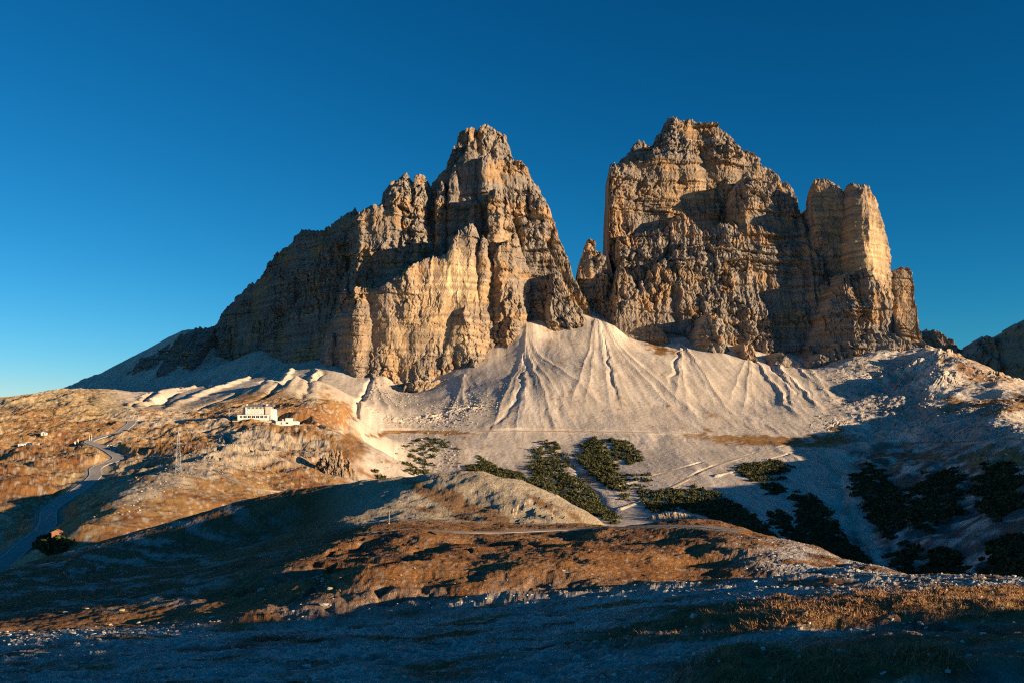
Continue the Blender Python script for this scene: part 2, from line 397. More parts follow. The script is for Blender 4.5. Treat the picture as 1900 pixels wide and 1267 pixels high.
GRANDE = [
    Layer([(1127, 480, 1690), (1129, 430, 1688), (1131, 380, 1686), (1127, 363, 1686), (1132, 340, 1686), (1132, 310, 1686), (1136, 302, 1686), (1150, 297, 1686), (1168, 280, 1688), (1178, 268, 1690),
           (1186, 258, 1692), (1197, 262, 1694), (1214, 264, 1696), (1220, 248, 1698), (1232, 238, 1698), (1236, 220, 1698), (1245, 213, 1698), (1257, 211, 1698), (1270, 217, 1698),
           (1285, 215, 1698), (1300, 221, 1698), (1320, 225, 1696), (1335, 226, 1694), (1348, 238, 1692), (1358, 243, 1690), (1368, 252, 1688), (1370, 262, 1686), (1380, 266, 1684), (1400, 275, 1680),
           (1412, 285, 1676), (1421, 298, 1672), (1435, 305, 1668), (1450, 318, 1662), (1454, 332, 1660), (1465, 331, 1655), (1475, 345, 1650), (1483, 365, 1645), (1489, 388, 1640), (1496, 440, 1636)], 0.25, 3, 8, 41),
    Layer([(1128, 470, 1640), (1131, 325, 1638), (1135, 306, 1634), (1172, 298, 1630), (1213, 288, 1630), (1237, 277, 1630), (1300, 275, 1632), (1342, 268, 1634), (1394, 274, 1638), (1418, 302, 1638), (1440, 342, 1642), (1462, 380, 1642)], 0.07, 3, 9, 42),
    Layer([(1180, 298, 1655), (1222, 262, 1655), (1262, 250, 1655), (1300, 258, 1655), (1328, 256, 1655), (1350, 268, 1655), (1375, 282, 1655)], 0.2, 4, 9, 61),
    # buttress on the right, shading the wall beside it
    Layer([(1358, 372, 1585), (1366, 342, 1578), (1378, 330, 1574), (1402, 327, 1570), (1422, 337, 1570), (1440, 331, 1568), (1454, 330, 1568), (1470, 341, 1568), (1484, 374, 1570), (1490, 398, 1572)], 0.10, 4, 8, 43),
    # terrace half way up
    Layer([(1136, 500, 1600), (1146, 446, 1590), (1160, 434, 1586), (1193, 430, 1582), (1237, 422, 1580), (1256, 402, 1577), (1270, 390, 1576), (1288, 408, 1574), (1310, 430, 1572), (1342, 412, 1566), (1382, 406, 1562), (1414, 414, 1560), (1446, 420, 1558),
           (1482, 402, 1556), (1498, 393, 1555), (1515, 391, 1552), (1526, 398, 1550), (1538, 414, 1548), (1542, 437, 1545), (1560, 456, 1540), (1580, 470, 1536), (1604, 505, 1530)], 0.36, 5, 10, 44),
    # lower rock apron
    Layer([(1128, 580, 1505), (1140, 520, 1515), (1152, 478, 1522), (1165, 500, 1515), (1186, 530, 1508), (1203, 510, 1515), (1214, 488, 1522), (1237, 482, 1524), (1269, 450, 1530), (1317, 450, 1530), (1366, 462, 1526), (1398, 474, 1518), (1408, 500, 1508), (1424, 560, 1490), (1440, 640, 1475)], 0.34, 5, 9, 45),
    Layer([(1136, 610, 1462), (1143, 540, 1480), (1152, 494, 1490), (1168, 524, 1482), (1190, 556, 1470), (1214, 590, 1455), (1238, 620, 1445), (1252, 650, 1435)], 0.22, 3, 6, 46),
    # leaning spire on the left
    Layer([(1072, 560, 1560), (1073, 495, 1556), (1077, 480, 1552), (1083, 470, 1550), (1085, 450, 1548), (1096, 442, 1546), (1104, 446, 1546), (1109, 463, 1545), (1118, 468, 1543), (1126, 476, 1541), (1134, 505, 1538), (1146, 560, 1534)], 0.08, 2, 5, 47),
    Layer([(1078, 590, 1540), (1092, 545, 1534), (1108, 520, 1530), (1120, 500, 1528), (1132, 515, 1526), (1144, 560, 1520), (1160, 620, 1510)], 0.16, 3, 6, 48),
    # foot of the wall
    Layer([(1286, 662, 1412), (1296, 622, 1408), (1308, 590, 1404), (1320, 577, 1402), (1336, 588, 1402), (1350, 618, 1404), (1366, 662, 1408)], 0.3, 3, 6, 49),
    Layer([(1372, 690, 1372), (1382, 642, 1368), (1392, 632, 1366), (1404, 648, 1366), (1420, 690, 1370)], 0.25, 3, 5, 50),
    Layer([(1424, 700, 1370), (1440, 662, 1364), (1458, 652, 1362), (1474, 672, 1364), (1486, 700, 1370)], 0.25, 3, 5, 51),
    # recessed bowl and the dark base beneath the slender tower
    Layer([(1400, 640, 1520), (1440, 590, 1525), (1480, 560, 1520), (1520, 540, 1500), (1548, 520, 1480), (1566, 506, 1470), (1600, 520, 1460)], 0.30, 5, 9, 52),
    Layer([(1500, 660, 1440), (1530, 590, 1440), (1552, 540, 1436), (1570, 512, 1430), (1583, 502, 1426), (1600, 508, 1422), (1615, 496, 1418), (1635, 520, 1416), (1652, 552, 1412), (1668, 578, 1408), (1690, 604, 1402), (1716, 632, 1396), (1740, 660, 1390)], 0.32, 5, 8, 53),
    Layer([(1500, 680, 1395), (1530, 655, 1392), (1560, 640, 1388), (1600, 628, 1380), (1640, 620, 1374), (1680, 622, 1368), (1720, 640, 1360), (1750, 668, 1352)], 0.3, 4, 5, 54),
]
PICCOLA = [
    Layer([(1508, 480, 1535), (1509, 392, 1532), (1511, 350, 1530), (1517, 330, 1526), (1527, 323, 1522), (1545, 326, 1516), (1560, 334, 1512), (1567, 346, 1510), (1572, 353, 1508), (1580, 342, 1500),
           (1590, 334, 1492), (1605, 338, 1484), (1620, 339, 1480), (1630, 351, 1482), (1637, 371, 1486), (1643, 396, 1490), (1652, 421, 1496), (1657, 450, 1502), (1661, 482, 1508), (1668, 540, 1514), (1680, 600, 1518)], 0.05, 2.4, 8, 81),
    Layer([(1575, 470, 1486), (1584, 372, 1478), (1592, 350, 1472), (1606, 346, 1466), (1618, 352, 1464), (1628, 376, 1466), (1638, 420, 1472), (1648, 480, 1480), (1660, 560, 1488)], 0.06, 2, 8, 82),
    Layer([(1590, 520, 1462), (1600, 462, 1456), (1612, 440, 1452), (1624, 452, 1452), (1640, 500, 1456), (1656, 560, 1462), (1672, 610, 1466)], 0.10, 2.5, 7, 83),
    Layer([(1655, 590, 1510), (1662, 510, 1504), (1668, 496, 1502), (1680, 493, 1500), (1695, 494, 1499), (1700, 512, 1498), (1704, 545, 1497), (1704, 575, 1496), (1711, 606, 1494), (1722, 640, 1490)], 0.05, 2, 6, 84),
]

def W(px, py, Y, rx, rz, w, p=0.0):
    x, _, z = at(px, py, Y)
    return (x, z, rx, rz, w, p)
spots_o = [W(848, 520, 1415, 48, 60, 1.0, 1.0), W(800, 570, 1400, 80, 80, 1.0, 0.3), W(850, 620, 1390, 60, 40, 0.9, 0.45), W(735, 630, 1400, 55, 60, 1.0, 0.3), W(665, 640, 1410, 30, 60, 0.9, 0.1), W(930, 640, 1430, 40, 60, 0.8),
           W(932, 440, 1470, 22, 50, 1.0, 0.25), W(690, 405, 1540, 40, 22, 0.9), W(870, 255, 1590, 28, 24, 0.8), W(940, 560, 1440, 30, 40, 0.7), W(800, 712, 1345, 50, 14, 1.0, 0.2), W(1080, 600, 1450, 20, 20, 0.6)]
spots_g = [W(1145, 380, 1640, 30, 60, 0.9), W(1285, 350, 1630, 80, 45, 0.95, 0.15), W(1340, 300, 1630, 60, 30, 0.8), W(1195, 600, 1470, 40, 40, 0.6), W(1210, 632, 1440, 40, 16, 0.9), W(1160, 520, 1500, 12, 40, 0.8), W(1245, 420, 1590, 20, 20, 0.8), W(1265, 560, 1500, 30, 30, 0.4), W(1395, 490, 1510, 14, 34, 0.8)]
spots_p = [W(1625, 470, 1460, 60, 110, 1.1, 0.55), W(1540, 390, 1520, 60, 60, 0.8, 0.1), W(1605, 500, 1455, 30, 30, 1.1, 0.8), W(1685, 560, 1495, 20, 60, 0.8)]

m_o = build_massif('mountain', OVEST, at(181, 0, 1832)[0], at(1111, 0, 1480)[0], -40.0, 630, 330, 330.0, 100, spots_o, flute=0.85, strata=1.2)
tag(m_o, 'broad pyramid-shaped limestone peak with golden front wall and dark stepped left ridge', 'mountain', None, 'structure')
m_g = build_massif('mountain', GRANDE, at(1070, 0, 1560)[0], at(1752, 0, 1352)[0], -40.0, 540, 320, 300.0, 300, spots_g, flute=0.85, strata=1.4)
tag(m_g, 'blocky domed limestone peak with terraces, right of the gap between the two peaks', 'mountain', None, 'structure')
m_p = build_massif('mountain', PICCOLA, at(1507, 0, 1535)[0], at(1724, 0, 1490)[0], 60.0, 260, 230, 110.0, 500, spots_p, flute=0.7, strata=0.35)
tag(m_p, 'slender orange rock tower standing at the right end of the domed peak', 'mountain', None, 'structure')

# ------------------------------------------------------------------ the slopes below the walls
def tps_fit(P, val, lam=1e-4):
    n = len(P)
    r = np.hypot(P[:, None, 0] - P[None, :, 0], P[:, None, 1] - P[None, :, 1])
    K = np.where(r > 0, r * r * np.log(r + 1e-12), 0) + lam * np.eye(n)
    A = np.zeros((n + 3, n + 3)); A[:n, :n] = K
    A[:n, n] = A[n, :n] = 1; A[:n, n + 1] = A[n + 1, :n] = P[:, 0]; A[:n, n + 2] = A[n + 2, :n] = P[:, 1]
    return np.linalg.solve(A, np.concatenate([val, np.zeros(3)]))

def tps_eval(P, w, u, v):
    out = w[-3] + w[-2] * u + w[-1] * v
    for k in range(len(P)):
        r2 = (u - P[k, 0]) ** 2 + (v - P[k, 1]) ** 2
        out = out + w[k] * 0.5 * r2 * np.log(r2 + 1e-12)
    return out

class Slope:
    """A smooth surface through survey points; height is interpolated as a gradient seen from the origin, over bearing and log distance."""
    def __init__(self, pts, lam=1e-4):
        pts = np.array(pts, float)
        self.P = np.stack([(pts[:, 0] - CX) / FPX * 3, np.log(pts[:, 2]) * 3], -1)
        self.w = tps_fit(self.P, (HY - pts[:, 1]) / FPX, lam)
    def z(self, X, Y):
        return tps_eval(self.P, self.w, X / Y * 3, np.log(Y) * 3) * Y
    def hit(self, px, py, lo, hi, n=900, zf=None):
        Y = np.geomspace(lo, hi, n)
        a, e = (px - CX) / FPX, (HY - py) / FPX
        z = (zf or self.z)(a * Y, Y)
        k = np.nonzero(z >= e * Y)[0]
        Yh = Y[k[0]] if len(k) else hi
        return (a * Yh, Yh, e * Yh)

MID = []
def foot(layers, pts, plus=0.0):
    for px, py in pts:
        y = hit_facade(layers, px, py)
        if y: MID.append((px, py, y + plus))
foot(OVEST, [(398, 655), (421, 675), (450, 662), (480, 651), (510, 672), (548, 677), (596, 676), (624, 682), (651, 698), (680, 702), (715, 698), (742, 722), (795, 722), (840, 694), (870, 684), (900, 673), (935, 657), (955, 640), (975, 602), (1000, 600), (1030, 622), (1060, 612), (1085, 604)])
foot(GRANDE, [(1115, 594), (1140, 604), (1160, 626), (1195, 636), (1215, 641), (1245, 640), (1265, 628), (1300, 652), (1340, 657), (1385, 672), (1420, 668), (1460, 682), (1500, 684), (1540, 674), (1600, 658), (1680, 652), (1715, 640)])
MID += [(1092, 560, 1590), (1098, 575, 1540),
    # scree fans, column by column
    (680, 745, 1200), (690, 800, 1060), (700, 860, 900), (705, 890, 800),
    (850, 745, 1210), (850, 800, 1070), (850, 850, 950), (850, 890, 850),
    (960, 720, 1210), (965, 800, 1060), (960, 850, 960), (960, 900, 830),
    (1060, 700, 1240), (1060, 800, 1060), (1060, 880, 880), (1100, 950, 700),
    (1150, 720, 1210), (1150, 800, 1050), (1150, 880, 860), (1150, 960, 640),
    (1250, 720, 1220), (1250, 800, 1050), (1250, 880, 850), (1250, 960, 660),
    (1400, 740, 1210), (1400, 810, 1030), (1400, 880, 850), (1400, 960, 660), (1450, 1000, 560),
    (1540, 755, 1150), (1540, 820, 1000), (1540, 880, 850), (1570, 950, 700), (1610, 1020, 570), (1650, 1075, 480),
    # the shaded right-hand side of the gorge, and the shoulder
    (1620, 720, 1240), (1680, 720, 1230), (1640, 780, 1090), (1650, 830, 960), (1690, 780, 1060), (1660, 870, 840), (1690, 930, 690), (1740, 680, 1190), (1720, 1000, 540), (1750, 1070, 430),
    (1750, 655, 1290), (1800, 676, 1230), (1850, 700, 1170), (1900, 722, 1110), (1960, 745, 1050), (2060, 750, 1000),
    (1762, 722, 1135), (1782, 766, 1005), (1790, 806, 905), (1795, 853, 775), (1800, 920, 630), (1850, 766, 905), (1820, 1000, 490), (1830, 1080, 360),
    (1900, 775, 900), (1900, 805, 780), (1900, 850, 710), (1900, 920, 560), (1900, 1000, 440), (1900, 1080, 310), (2050, 800, 800), (2050, 900, 500), (2050, 1040, 300), (2200, 800, 700), (2200, 950, 350),
    # hut promontory
    (440, 787, 775), (500, 787, 765), (560, 791, 765), (470, 776, 800), (540, 770, 830), (600, 780, 790), (640, 800, 740), (655, 770, 900), (620, 745, 960), (560, 745, 930), (520, 740, 980), (600, 710, 1120),
    (480, 830, 640), (580, 830, 650), (480, 870, 540), (600, 870, 590), (660, 850, 640), (700, 893, 620), (480, 920, 430), (600, 900, 500), (400, 960, 350), (300, 1000, 300), (150, 1028, 275),
    (395, 800, 720), (420, 830, 620), (350, 840, 560),
    # striped scree under the west flank, the skyline running out to the left
    (500, 715, 1260), (430, 700, 1640), (400, 730, 1200), (300, 700, 1790), (300, 750, 1130), (400, 765, 930), (220, 742, 1480), (330, 650, 1900), (380, 690, 1760), (250, 715, 1780),
    (340, 614, 1960), (300, 641, 1960), (260, 663, 1950), (230, 690, 1900), (190, 712, 1850), (130, 735, 1800),
    # yellow hump on the far left
    (185, 723, 1150), (150, 728, 1130), (100, 740, 1080), (60, 746, 1050), (0, 762, 1000), (-80, 775, 960), (-200, 790, 950),
    (130, 760, 960), (60, 775, 900), (0, 795, 800), (0, 850, 620), (60, 825, 700), (100, 850, 620), (0, 880, 545), (-200, 850, 600), (-200, 950, 380), (-200, 1050, 280),
    # road valley and the spur that carries the lattice mast
    (245, 780, 840), (225, 800, 770), (165, 812, 740), (190, 830, 690), (215, 850, 625), (185, 872, 580), (175, 890, 545), (130, 925, 480), (90, 955, 430), (60, 1000, 370), (20, 1045, 330), (-60, 1100, 290), (60, 900, 510), (0, 950, 430),
    (330, 868, 470), (285, 885, 420), (240, 908, 375), (195, 945, 330), (150, 985, 290), (110, 1013, 285), (300, 860, 560), (250, 862, 590),
    # out of sight, behind the near hill
    (700, 930, 420), (850, 960, 400), (1000, 980, 420), (1150, 1010, 420), (1300, 1040, 400), (1450, 1090, 380), (600, 975, 330), (400, 1060, 250), (150, 1110, 215), (900, 1150, 230), (1300, 1200, 230), (1700, 1250, 240), (2000, 1250, 230), (-200, 1200, 200), (600, 1150, 210),
    # inside and behind the mountains
    (700, 640, 1600), (850, 620, 1600), (1000, 570, 1700), (1250, 600, 1700), (1400, 620, 1700), (1600, 620, 1700), (1750, 665, 1700), (1900, 745, 1600), (1900, 738, 1350), (1850, 716, 1400), (1800, 692, 1450), (2000, 765, 1400), (2100, 760, 1500), (500, 640, 2000), (100, 760, 2300), (500, 660, 2300), (900, 620, 2300), (1400, 650, 2300), (1900, 760, 2200), (2200, 800, 1900), (-200, 800, 1500), (-200, 820, 2300),
]
mid = Slope(MID, 3e-4)

def mid_pt(px, py, lo=215.0, hi=2100.0):
    return mid.hit(px, py, lo, hi)

def poly_world(pts):
    return np.array([mid_pt(*p) for p in pts])

def seg_dist(X, Y, L):
    """Distance to a polyline on the map, position along it (0..1), and which side."""
    D = np.full(X.shape, 1e9); T = np.zeros(X.shape); S = np.zeros(X.shape)
    ln = np.hypot(*(L[1:, :2] - L[:-1, :2]).T); cum = np.concatenate([[0], np.cumsum(ln)])
    for k in range(len(L) - 1):
        ax, ay = L[k, 0], L[k, 1]; bx, by = L[k + 1, 0], L[k + 1, 1]
        dx, dy = bx - ax, by - ay
        t = np.clip(((X - ax) * dx + (Y - ay) * dy) / (dx * dx + dy * dy + 1e-9), 0, 1)
        d = np.hypot(X - ax - t * dx, Y - ay - t * dy)
        m = d < D
        D = np.where(m, d, D); T = np.where(m, (cum[k] + t * ln[k]) / cum[-1], T)
        S = np.where(m, np.sign(dx * (Y - ay) - dy * (X - ax)), S)
    return D, T, S

def smooth_line(pts, n=8):
    P = np.array(pts, float)
    Q = np.concatenate([[2 * P[0] - P[1]], P, [2 * P[-1] - P[-2]]])
    out = []
    for k in range(1, len(Q) - 2):
        for t in np.linspace(0, 1, n, endpoint=False):
            a, b, c, d = Q[k - 1], Q[k], Q[k + 1], Q[k + 2]
            out.append(0.5 * (2 * b + (c - a) * t + (2 * a - 5 * b + 4 * c - d) * t * t + (3 * b - a - 3 * c + d) * t ** 3))
    out.append(P[-1])
    return np.array(out)

# ravines (depth < 0) and ribs (> 0): line in the photo, depth in metres, half width at top and foot
GROOVES = [
    ([(975, 640), (972, 690), (962, 730), (940, 765), (905, 800), (880, 830)], -5.5, 4, 8),
    ([(1112, 600), (1122, 640), (1130, 690), (1145, 735), (1160, 775)], -5.5, 4, 7),
    ([(1265, 640), (1254, 670), (1247, 700), (1250, 730)], -5, 4, 7),
    ([(1412, 655), (1440, 690), (1465, 720), (1500, 760)], -5, 3, 5),
    ([(1400, 660), (1420, 690), (1440, 720), (1470, 760), (1500, 790)], 6, 5, 6),
    ([(1425, 652), (1450, 685), (1480, 715), (1520, 755), (1545, 785)], 6, 4, 6),
    ([(1475, 660), (1490, 690), (1510, 720)], 5, 4, 5),
    ([(693, 692), (672, 735), (655, 770), (640, 800), (665, 850), (690, 885), (705, 893)], -8, 5, 9),
    ([(1040, 830), (1060, 870), (1090, 905), (1120, 940), (1140, 965)], -5, 5, 6),
    ([(1545, 850), (1560, 900), (1585, 960), (1620, 1020), (1650, 1075)], -7, 8, 9),
    # striped tongues below the west flank
    ([(480, 690), (420, 718), (350, 745), (270, 775)], 9, 9, 11), ([(500, 700), (440, 728), (380, 752), (300, 782)], -9, 8, 10),
    ([(425, 695), (360, 718), (280, 748), (200, 775)], 8, 8, 10), ([(545, 685), (490, 715), (440, 742)], 9, 9, 10), ([(555, 695), (510, 722), (450, 750), (380, 775)], -9, 8, 9),
    ([(590, 682), (545, 710), (505, 738)], 8, 7, 9), ([(598, 686), (572, 712), (560, 728), (570, 745)], -6, 6, 7), ([(390, 705), (310, 738), (220, 770)], -9, 7, 9), ([(345, 712), (260, 745), (190, 768)], 8, 7, 9), ([(330, 722), (250, 752), (180, 772)], -8, 6, 8),
]
# scree cones: apex, then where their ribs run out
FANS = [((976, 603), [(885, 845), (905, 850), (925, 852), (948, 852), (968, 850), (990, 845), (1015, 840), (1045, 830), (1085, 815), (1130, 805), (1165, 790)]),
        ((1107, 592), [(1050, 790), (1078, 800), (1110, 805), (1140, 805), (1172, 802), (1205, 800), (1245, 798), (1290, 795), (1340, 800)]),
        ((1262, 632), [(1225, 760), (1250, 780), (1285, 790), (1320, 795), (1360, 800), (1400, 805)]),
        ((1395, 655), [(1340, 770), (1372, 785), (1405, 795), (1435, 800)]),
        ((1432, 655), [(1460, 800), (1490, 800), (1515, 795)]), ((1480, 665), [(1525, 785), (1550, 780), (1570, 770)]),
        ((694, 697), [(640, 790), (668, 800), (700, 800), (735, 800), (770, 795)]), ((860, 690), [(800, 770), (830, 785), (865, 790), (900, 785)])]
GR = [(smooth_line(poly_world(g[0]), 5), g[1], g[2], g[3]) for g in GROOVES]

FAN_LINES = []
for apex, ends in FANS:
    A0 = np.array(mid_pt(*apex))
    for k, e in enumerate(ends):
        B0 = np.array(mid_pt(*e))
        FAN_LINES.append((np.stack([A0, A0 * 0.5 + B0 * 0.5 + np.array([3 * math.sin(k * 2.3), 0, 0]), B0]), (1.35 + 0.8 * math.sin(k * 1.7 + apex[0]))))

ROAD_PX = [(395, 776), (330, 777), (285, 778), (248, 780), (243, 786), (232, 795), (222, 803), (200, 808), (178, 814), (165, 820), (178, 826), (195, 832), (210, 842), (219, 850), (208, 857), (190, 862), (177, 870), (176, 884), (150, 906), (125, 922), (100, 940), (90, 952), (88, 972), (70, 992), (42, 1015), (15, 1040), (-30, 1075)]
TRAIL_PX = [(715, 800), (760, 799), (830, 799), (900, 800), (965, 800), (1050, 801), (1150, 802), (1250, 804), (1330, 808), (1420, 815), (1500, 818), (1560, 820), (1640, 821), (1740, 822), (1820, 818), (1900, 812)]
PATHS_PX = [[(1500, 819), (1430, 833), (1370, 850), (1310, 870), (1260, 897), (1210, 920), (1150, 945)], [(1300, 858), (1250, 872), (1190, 890), (1130, 903)],
            [(1560, 828), (1480, 838), (1400, 862), (1330, 884)],
            [(560, 792), (605, 797), (632, 798)], [(410, 800), (418, 812), (424, 825), (415, 832), (390, 842)], [(395, 872), (430, 890), (470, 905), (520, 912)], [(420, 880), (395, 870), (360, 868)], [(440, 840), (520, 835), (580, 845)], [(240, 843), (290, 846), (330, 847)]]
ROAD = smooth_line(poly_world(ROAD_PX), 6)
TRAIL = smooth_line(poly_world(TRAIL_PX), 6)
PATHS = [smooth_line(poly_world(p), 5) for p in PATHS_PX]
HUT = np.array(mid_pt(478, 785))
ANNEX = np.array(mid_pt(530, 789))

def line_height(L):
    z = mid.z(L[:, 0], L[:, 1])
    k = np.ones(9) / 9
    return np.convolve(np.pad(z, 4, mode='edge'), k, 'valid')
ROAD[:, 2] = line_height(ROAD); TRAIL[:, 2] = line_height(TRAIL)
for p in PATHS: p[:, 2] = line_height(p)

def bench(Z, X, Y, L, half, soft):
    Dall = np.full(X.shape, 1e9)
    m = local(X, Y, L, half + soft + 10)
    if not m.any(): return Z, Dall
    D, T, S = seg_dist(X[m], Y[m], L)
    ln = np.hypot(*(L[1:, :2] - L[:-1, :2]).T); cum = np.concatenate([[0], np.cumsum(ln)]) / ln.sum()
    zr = np.interp(T, cum, L[:, 2])
    k = 1 - sstep(half, half + soft, D)
    Z = Z.copy(); Z[m] += (zr - Z[m]) * k
    Dall[m] = D
    return Z, Dall

def local(X, Y, L, reach):
    """Mask of the points near a line, so that costly distances are only taken there."""
    return ((X > L[:, 0].min() - reach) & (X < L[:, 0].max() + reach) & (Y > L[:, 1].min() - reach) & (Y < L[:, 1].max() + reach))

def Y_striped(L): return L[0, 0] < -150

def mid_height(X, Y, aux=None, Z=None):
    if Z is None: Z = mid.z(X, Y)
    Z = Z.copy()
    px = X / Y * FPX + CX
    py = HY - Z / Y * FPX
    near = sstep(300, 700, Y)
    wx = X + 6 * fbm(X / 50, Y / 50, 2, 801); wy = Y + 6 * fbm(X / 50, Y / 50, 2, 802)
    gw = 1 + 0.3 * fbm(X / 25, Y / 25, 2, 803)
    for L, d, w0, w1 in GR:
        m = local(X, Y, L, 60)
        if not m.any(): continue
        D, T, S = seg_dist(wx[m], wy[m], L)
        w = (w0 + (w1 - w0) * T) * gw[m] * 0.6
        Z[m] += d * np.exp(-(D / w) ** 2) * sstep(-0.02, 0.12, T) * (1 - sstep(0.6, 1.0, T)) * (0.66 if Y_striped(L) else 0.36)
    for L, h in FAN_LINES:
        m = local(X, Y, L, 30)
        if not m.any(): continue
        D, T, S = seg_dist(wx[m] * 0.35 + X[m] * 0.65, Y[m], L)
        w = 2.2 + 8.5 * T
        Z[m] += h * (np.exp(-D / w) - 0.25) * np.exp(-(D / (w * 2.6)) ** 2) * sstep(0.0, 0.1, T) * (1 - sstep(0.65, 1.0, T))
    # turf humps, hollows and terracettes on the left
    left = (1 - sstep(560, 700, px)) * (1 - 0.8 * sstep(880, 1050, Y) * (1 - np.exp(-((px - 80) / 110) ** 2)))
    Z = Z + left * (5.0 * fbm(X / 85, Y / 75, 4, 804) + 6.5 * (ridged(X / 58 + Y / 130, Y / 46 - X / 150, 3, 805) - 0.5)) * (0.35 + 0.65 * near)
    hump = np.exp(-(((px - 110) / 130) ** 2 + ((Y - 1060) / 120) ** 2))
    Z = Z + hump * 6 * (ridged((X + 0.5 * Y) / 40, Y / 90, 3, 820) - 0.5)
    right = sstep(1480, 1640, px)
    Z = Z + right * (4.5 * fbm(X / 60, Y / 60, 4, 806) + 5 * (ridged(X / 50, Y / 50, 3, 807) - 0.6))
    # runnels down the scree
    sc = sstep(640, 720, px) * (1 - sstep(1560, 1640, px)) * sstep(640, 800, Y)
    Z = Z + sc * (0.55 * fbm(wx / 17, Y / 110, 3, 808) * (0.4 + sstep(-0.2, 0.5, fbm(X / 90, Y / 90, 2, 815))) + 1.2 * fbm(X / 70, Y / 80, 2, 809))
    Z = Z + (0.30 * fbm(X / 5, Y / 5, 3, 810)) * (0.5 + near) * (0.35 + 1.65 * left)
    # crags: rock step below the hut spur, rubble band under the shoulder
    for (cx_, cy_, rx, ry, h) in CRAGS:
        m = (np.abs(X - cx_) < 2.2 * rx) & (np.abs(Y - cy_) < 2.2 * ry)
        if not m.any(): continue
        x, y = X[m], Y[m]
        k = np.exp(-(((x - cx_) / rx) ** 2 + ((y - cy_) / ry) ** 2) * 1.4)
        d1, d2, c = worley(x / 7, y / 7, 811)
        d1b, d2b, cb = worley(x / 2.8, y / 2.8, 812)
        Z[m] += k * h * ((c - 0.3) + 0.4 * (cb - 0.3) - 0.4 * np.exp(-(d2 - d1) * 6))
    rub = sstep(0.05, 0.4, fbm(X / 60, Y / 60, 3, 813) + 1.1 * np.exp(-(((px - 1640) / 130) ** 2 + ((py - 730) / 70) ** 2)) + 0.9 * np.exp(-(((px - 1820) / 120) ** 2 + ((py - 790) / 40) ** 2)) - 0.55)
    m = (right * rub) > 0.01
    if m.any():
        d1, d2, c = worley(X[m] / 5.5, Y[m] / 5.5, 814)
        Z[m] += (right * rub)[m] * (c ** 2 * 3.0 * (1 - d1))
    # benches for road, trail, paths and the hut terrace
    Z, Dr = bench(Z, X, Y, ROAD, 5.0, 7.0)
    Z, Dt = bench(Z, X, Y, TRAIL, 2.2, 5.0)
    Dp = np.full(X.shape, 1e9)
    for p in PATHS:
        Z, d = bench(Z, X, Y, p, 1.0, 2.0)
        Dp = np.minimum(Dp, d)
    for (C, rx, ry) in ((HUT, 19, 11), (ANNEX, 13, 8)):
        q = np.maximum(np.abs(X - C[0]) / rx, np.abs(Y - C[1] - ry * 0.55) / ry)
        k = 1 - sstep(1.0, 1.6, q)
        Z = Z + (C[2] - Z) * k
    if aux is not None:
        aux.update(px=px, py=py, road=Dr, trail=Dt, path=Dp, rub=right * rub)
    return Z

CRAGS = []
for (px, py, rx, ry, h) in [(400, 850, 10, 7, 4), (690, 760, 10, 10, 3), (1560, 790, 20, 20, 4), (1760, 655, 30, 25, 9), (1700, 680, 30, 25, 7), (1740, 700, 26, 22, 6), (1700, 790, 40, 26, 6), (1640, 700, 36, 25, 5), (1860, 700, 30, 20, 6), (730, 780, 20, 14, 3), (800, 775, 30, 20, 4), (860, 760, 26, 20, 4)]:
    p = mid_pt(px, py)
    CRAGS.append((p[0], p[1], rx, ry, h))

def ell(px, py, list_):
    k = np.zeros(px.shape)
    for (cx_, cy_, rx, ry, rot, w) in list_:
        c, s = math.cos(math.radians(rot)), math.sin(math.radians(rot))
        dx, dy = px - cx_, py - cy_
        u = (dx * c + dy * s) / rx; v = (-dx * s + dy * c) / ry
        k = np.maximum(k, w * np.exp(-(u * u + v * v) ** 1.5))
    return k

# where dry autumn turf grows (place in the photo, spread, tilt, cover)
TURF = [(560, 768, 80, 22, 20, 1.0), (625, 765, 34, 30, 0, 0.8), (520, 800, 120, 12, 4, 0.75), (640, 830, 40, 40, 60, 0.8), (560, 850, 70, 30, 0, 0.6), (420, 960, 240, 60, -14, 1.1), (260, 1005, 150, 30, -8, 1.0), (500, 890, 160, 34, -8, 0.75),
        (300, 830, 110, 22, -6, 1.0), (330, 790, 90, 14, -10, 0.8), (120, 800, 150, 26, -4, 1.0), (60, 850, 150, 34, 0, 0.9), (430, 752, 70, 10, -25, 0.9), (480, 745, 50, 8, -25, 0.8), (280, 770, 60, 10, -20, 0.5),
        (20, 900, 120, 50, 0, 0.8), (120, 960, 120, 60, 0, 0.7), (260, 880, 90, 26, -20, 0.5), (60, 770, 110, 24, 5, 0.5), (160, 745, 60, 14, -10, 0.35),
        (1440, 816, 170, 10, 2, 0.75), (1540, 810, 60, 14, 0, 0.8), (1850, 752, 70, 18, -4, 1.1), (1780, 755, 40, 16, -10, 0.9), (1820, 690, 80, 16, 24, 0.6), (1700, 770, 50, 12, 0, 0.4),
        (1225, 650, 22, 10, 10, 0.9), (1305, 632, 34, 9, 15, 0.8), (740, 804, 70, 5, 0, 0.8), (830, 806, 60, 5, 0, 0.9), (1040, 905, 26, 16, 30, 0.4), (1090, 880, 30, 26, 30, 0.5), (1330, 770, 20, 8, 20, 0.35), (1265, 760, 14, 7, 30, 0.4), (1690, 850, 90, 30, 0, 0.4), (1850, 860, 90, 40, 0, 0.4), (700, 880, 30, 14, 40, 0.4)]

